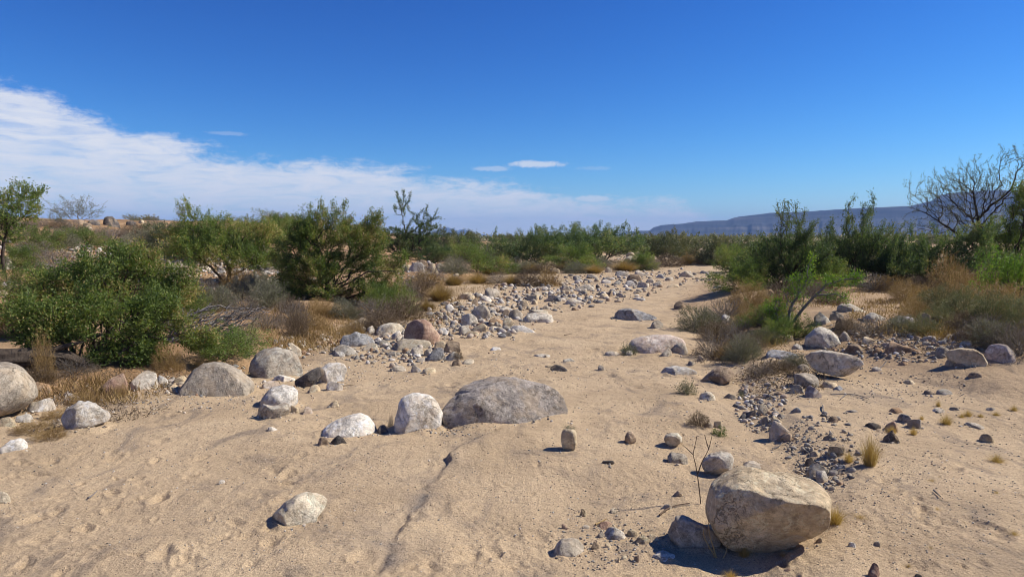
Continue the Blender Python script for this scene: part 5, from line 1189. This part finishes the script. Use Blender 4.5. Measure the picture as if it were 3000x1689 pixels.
cb = nd(nt, 'ShaderNodeCombineXYZ'); nt.links.new(az, cb.inputs[0]); nt.links.new(el, cb.inputs[1])
def stretch(sx, sy, rot):
    mp = nd(nt, 'ShaderNodeMapping', vector_type='POINT'); mp.inputs['Rotation'].default_value = (0, 0, rot); mp.inputs['Scale'].default_value = (sx, sy, 1); nt.links.new(cb.outputs[0], mp.inputs[0]); return mp.outputs[0]
n1 = noise(nt, stretch(5, 22, 0.22), 1.6, 8, 0.62, 0.5); n2 = noise(nt, stretch(9, 50, 0.10), 2.2, 7, 0.6, 0.8); n3 = noise(nt, stretch(22, 40, 0.3), 3.0, 6, 0.65, 0.6)
dist = mth(nt, 'SUBTRACT', ed, el)          # > 0 below the upper edge of the cloud
wob = mth(nt, 'ADD', mth(nt, 'MULTIPLY', mth(nt, 'SUBTRACT', n1, 0.5), 0.075), mth(nt, 'MULTIPLY', mth(nt, 'SUBTRACT', n3, 0.5), 0.03))
m0 = nd(nt, 'ShaderNodeMapRange', interpolation_type='SMOOTHSTEP'); nt.links.new(mth(nt, 'ADD', dist, wob), m0.inputs[0]); m0.inputs[1].default_value = -0.006; m0.inputs[2].default_value = 0.020
body = ramp(nt, n2, [(0.30, (0.5, 0.5, 0.5)), (0.48, (0.85, 0.85, 0.85)), (0.62, (1, 1, 1))])
# thinner toward the horizon
lo = nd(nt, 'ShaderNodeMapRange', interpolation_type='SMOOTHSTEP'); nt.links.new(mth(nt, 'ADD', el, mth(nt, 'MULTIPLY', mth(nt, 'SUBTRACT', n1, 0.5), 0.10)), lo.inputs[0]); lo.inputs[1].default_value = -0.01; lo.inputs[2].default_value = 0.075; lo.inputs[3].default_value = 0.72; lo.inputs[4].default_value = 1.0
mask = mth(nt, 'MULTIPLY', mth(nt, 'MULTIPLY', m0.outputs[0], body), lo.outputs[0])
def puff(px, py, rx, ry, k):
    a, e = azel(px, py); x = mth(nt, 'DIVIDE', mth(nt, 'SUBTRACT', az, a), rx / F); y = mth(nt, 'DIVIDE', mth(nt, 'SUBTRACT', el, e), ry / F)
    q = mth(nt, 'SQRT', mth(nt, 'ADD', mth(nt, 'MULTIPLY', x, x), mth(nt, 'MULTIPLY', y, y))); q = mth(nt, 'ADD', q, mth(nt, 'MULTIPLY', mth(nt, 'SUBTRACT', n3, 0.5), 1.5))
    r = nd(nt, 'ShaderNodeMapRange', interpolation_type='SMOOTHSTEP'); nt.links.new(q, r.inputs[0]); r.inputs[1].default_value = 1.1; r.inputs[2].default_value = 0.45; r.inputs[3].default_value = 0; r.inputs[4].default_value = k; return r.outputs[0]
for p in [(1570, 481, 90, 12, 0.75), (1440, 494, 65, 9, 0.4), (665, 391, 55, 6, 0.2), (1740, 583, 60, 12, 0.7), (1745, 493, 60, 6, 0.16)]: mask = mth(nt, 'MAXIMUM', mask, puff(*p))
fin = mix(nt, mth(nt, 'MULTIPLY', mask, 0.93), skc, CLOUD)
nt.links.new(fin, bg.inputs['Color']); bg.inputs['Strength'].default_value = SKY_STR
sl = bpy.data.lights.new('sun', 'SUN'); sl.energy = SUN_E; sl.angle = RAD(0.53); sl.color = (1.0, 0.945, 0.85); so = bpy.data.objects.new('sun', sl); C.objects.link(so)
from mathutils import Vector
sd = Vector((math.sin(SUN_AZ) * math.cos(SUN_EL), math.cos(SUN_AZ) * math.cos(SUN_EL), math.sin(SUN_EL))); so.rotation_euler = sd.to_track_quat('Z', 'Y').to_euler(); so.location = sd * 50
cam = bpy.data.cameras.new('camera'); co = bpy.data.objects.new('camera', cam); C.objects.link(co); co.location = (0, 0, EYE); co.rotation_euler = (math.pi / 2 - PITCH, 0, 0)
cam.sensor_width = 36; cam.lens = 36 * F / 3000; cam.clip_start = 0.05; cam.clip_end = 30000; SC.camera = co
SC.view_settings.view_transform = 'Standard'; SC.view_settings.look = 'None'; SC.view_settings.exposure = EXPO; SC.view_settings.gamma = 1
SC.render.engine = 'CYCLES'; SC.cycles.pixel_filter_type = 'BLACKMAN_HARRIS'; SC.cycles.filter_width = 1.0; SC.cycles.max_bounces = 6; SC.cycles.volume_bounces = 0; SC.cycles.transparent_max_bounces = 8

# ------------------------------------------------------------------ labels that tell the repeats apart
SHAPE = {'r': 'rounded', 'a': 'angular', 'f': 'flat', 'h': ''}
def near_land(px, py, rank=0):
    L = sorted(LAND, key=lambda q: abs(q[1] - px) + 1.6 * abs(q[2] - py))
    return L[min(rank, len(L) - 1)]
def rel(px, py, l):
    dx, dy = px - l[1], py - l[2]; d = math.hypot(dx, dy); far = 'well ' if d > 260 else ''
    if abs(dx) > 1.3 * abs(dy): return (far or ('just ' if d < 90 else '')) + ('right of' if dx > 0 else 'left of') + ' the ' + l[0]
    return (far + ('below' if dy > 0 else 'above')) + ' the ' + l[0]
ORD = ['leftmost', 'second from left', 'third from left', 'fourth from left', 'fifth from left', 'sixth from left', 'seventh from left', 'eighth from left', 'ninth from left', 'tenth from left', 'eleventh from left', 'twelfth from left', 'thirteenth from left', 'fourteenth from left']
def settle(items):
    """items: (object, words, px): same words get their order from left to right"""
    by = {}
    for it in items: by.setdefault(it[1], []).append(it)
    for s, L in by.items():
        if len(L) == 1: L[0][0]['label'] = s; continue
        L.sort(key=lambda q: q[2])
        for i, (o, _, _) in enumerate(L):
            o['label'] = s + ', ' + ('rightmost' if i == len(L) - 1 else ORD[min(i, 13)])
it = []
for (o, px, py, w_, m, kd, h_) in ROCKS:
    if 'label' in o: continue
    nm = o.name.split('.')[0]; sz = 'big' if w_ > 70 else 'medium' if w_ > 40 else 'small' if w_ > 22 else 'tiny'
    up = 'tall ' if h_ > 0.75 * w_ and kd != 'f' else ''
    it.append((o, f'{sz} {CWORD[m]} {up}{SHAPE[kd]} {nm} {rel(px, py - h_ / 2, near_land(px, py - h_ / 2))}', px)); tag(o, None, nm, 'loose rocks of the wash')
settle(it); it = []
ADJ = {'scrub': 'green leafy bush', 'far': 'far-off low dark bush', 'greenbush': 'light green feathery bush', 'sparse': 'sparse thin bush on the skyline', 'sage': 'grey-green sage bush', 'graytwig': 'grey twiggy dead shrub', 'browntwig': 'brown twiggy dry shrub', 'straw': 'straw-coloured dry shrub', 'strawgreen': 'half-dry olive shrub', 'weed': 'small weed', 'grass': 'golden grass tuft', 'drygrass': 'tan dry grass clump'}
for (o, kind, px, py, w_, h_) in AUTO:
    sz = 'wide ' if w_ > 2.1 * h_ else 'tall ' if h_ > 0.9 * w_ else ''
    if kind == 'far': continue
    it.append((o, f'{sz}{ADJ[kind]} {rel(px, py - h_ / 2, near_land(px, py - h_ / 2))}', px))
settle(it)
for (o, kind, px, py, w_, h_) in AUTO:
    if kind == 'far': o['label'] = 'far-off low dark bush among others on the plain below the skyline'
from collections import Counter
print('ROCKS', len(ROCKS), 'dup labels', [k for k, v in Counter(o.get('label') for o in bpy.data.objects if o.get('label')).items() if v > 1][:10], 'long', [o['label'] for o in bpy.data.objects if o.get('label') and len(o['label'].split()) > 16][:8])
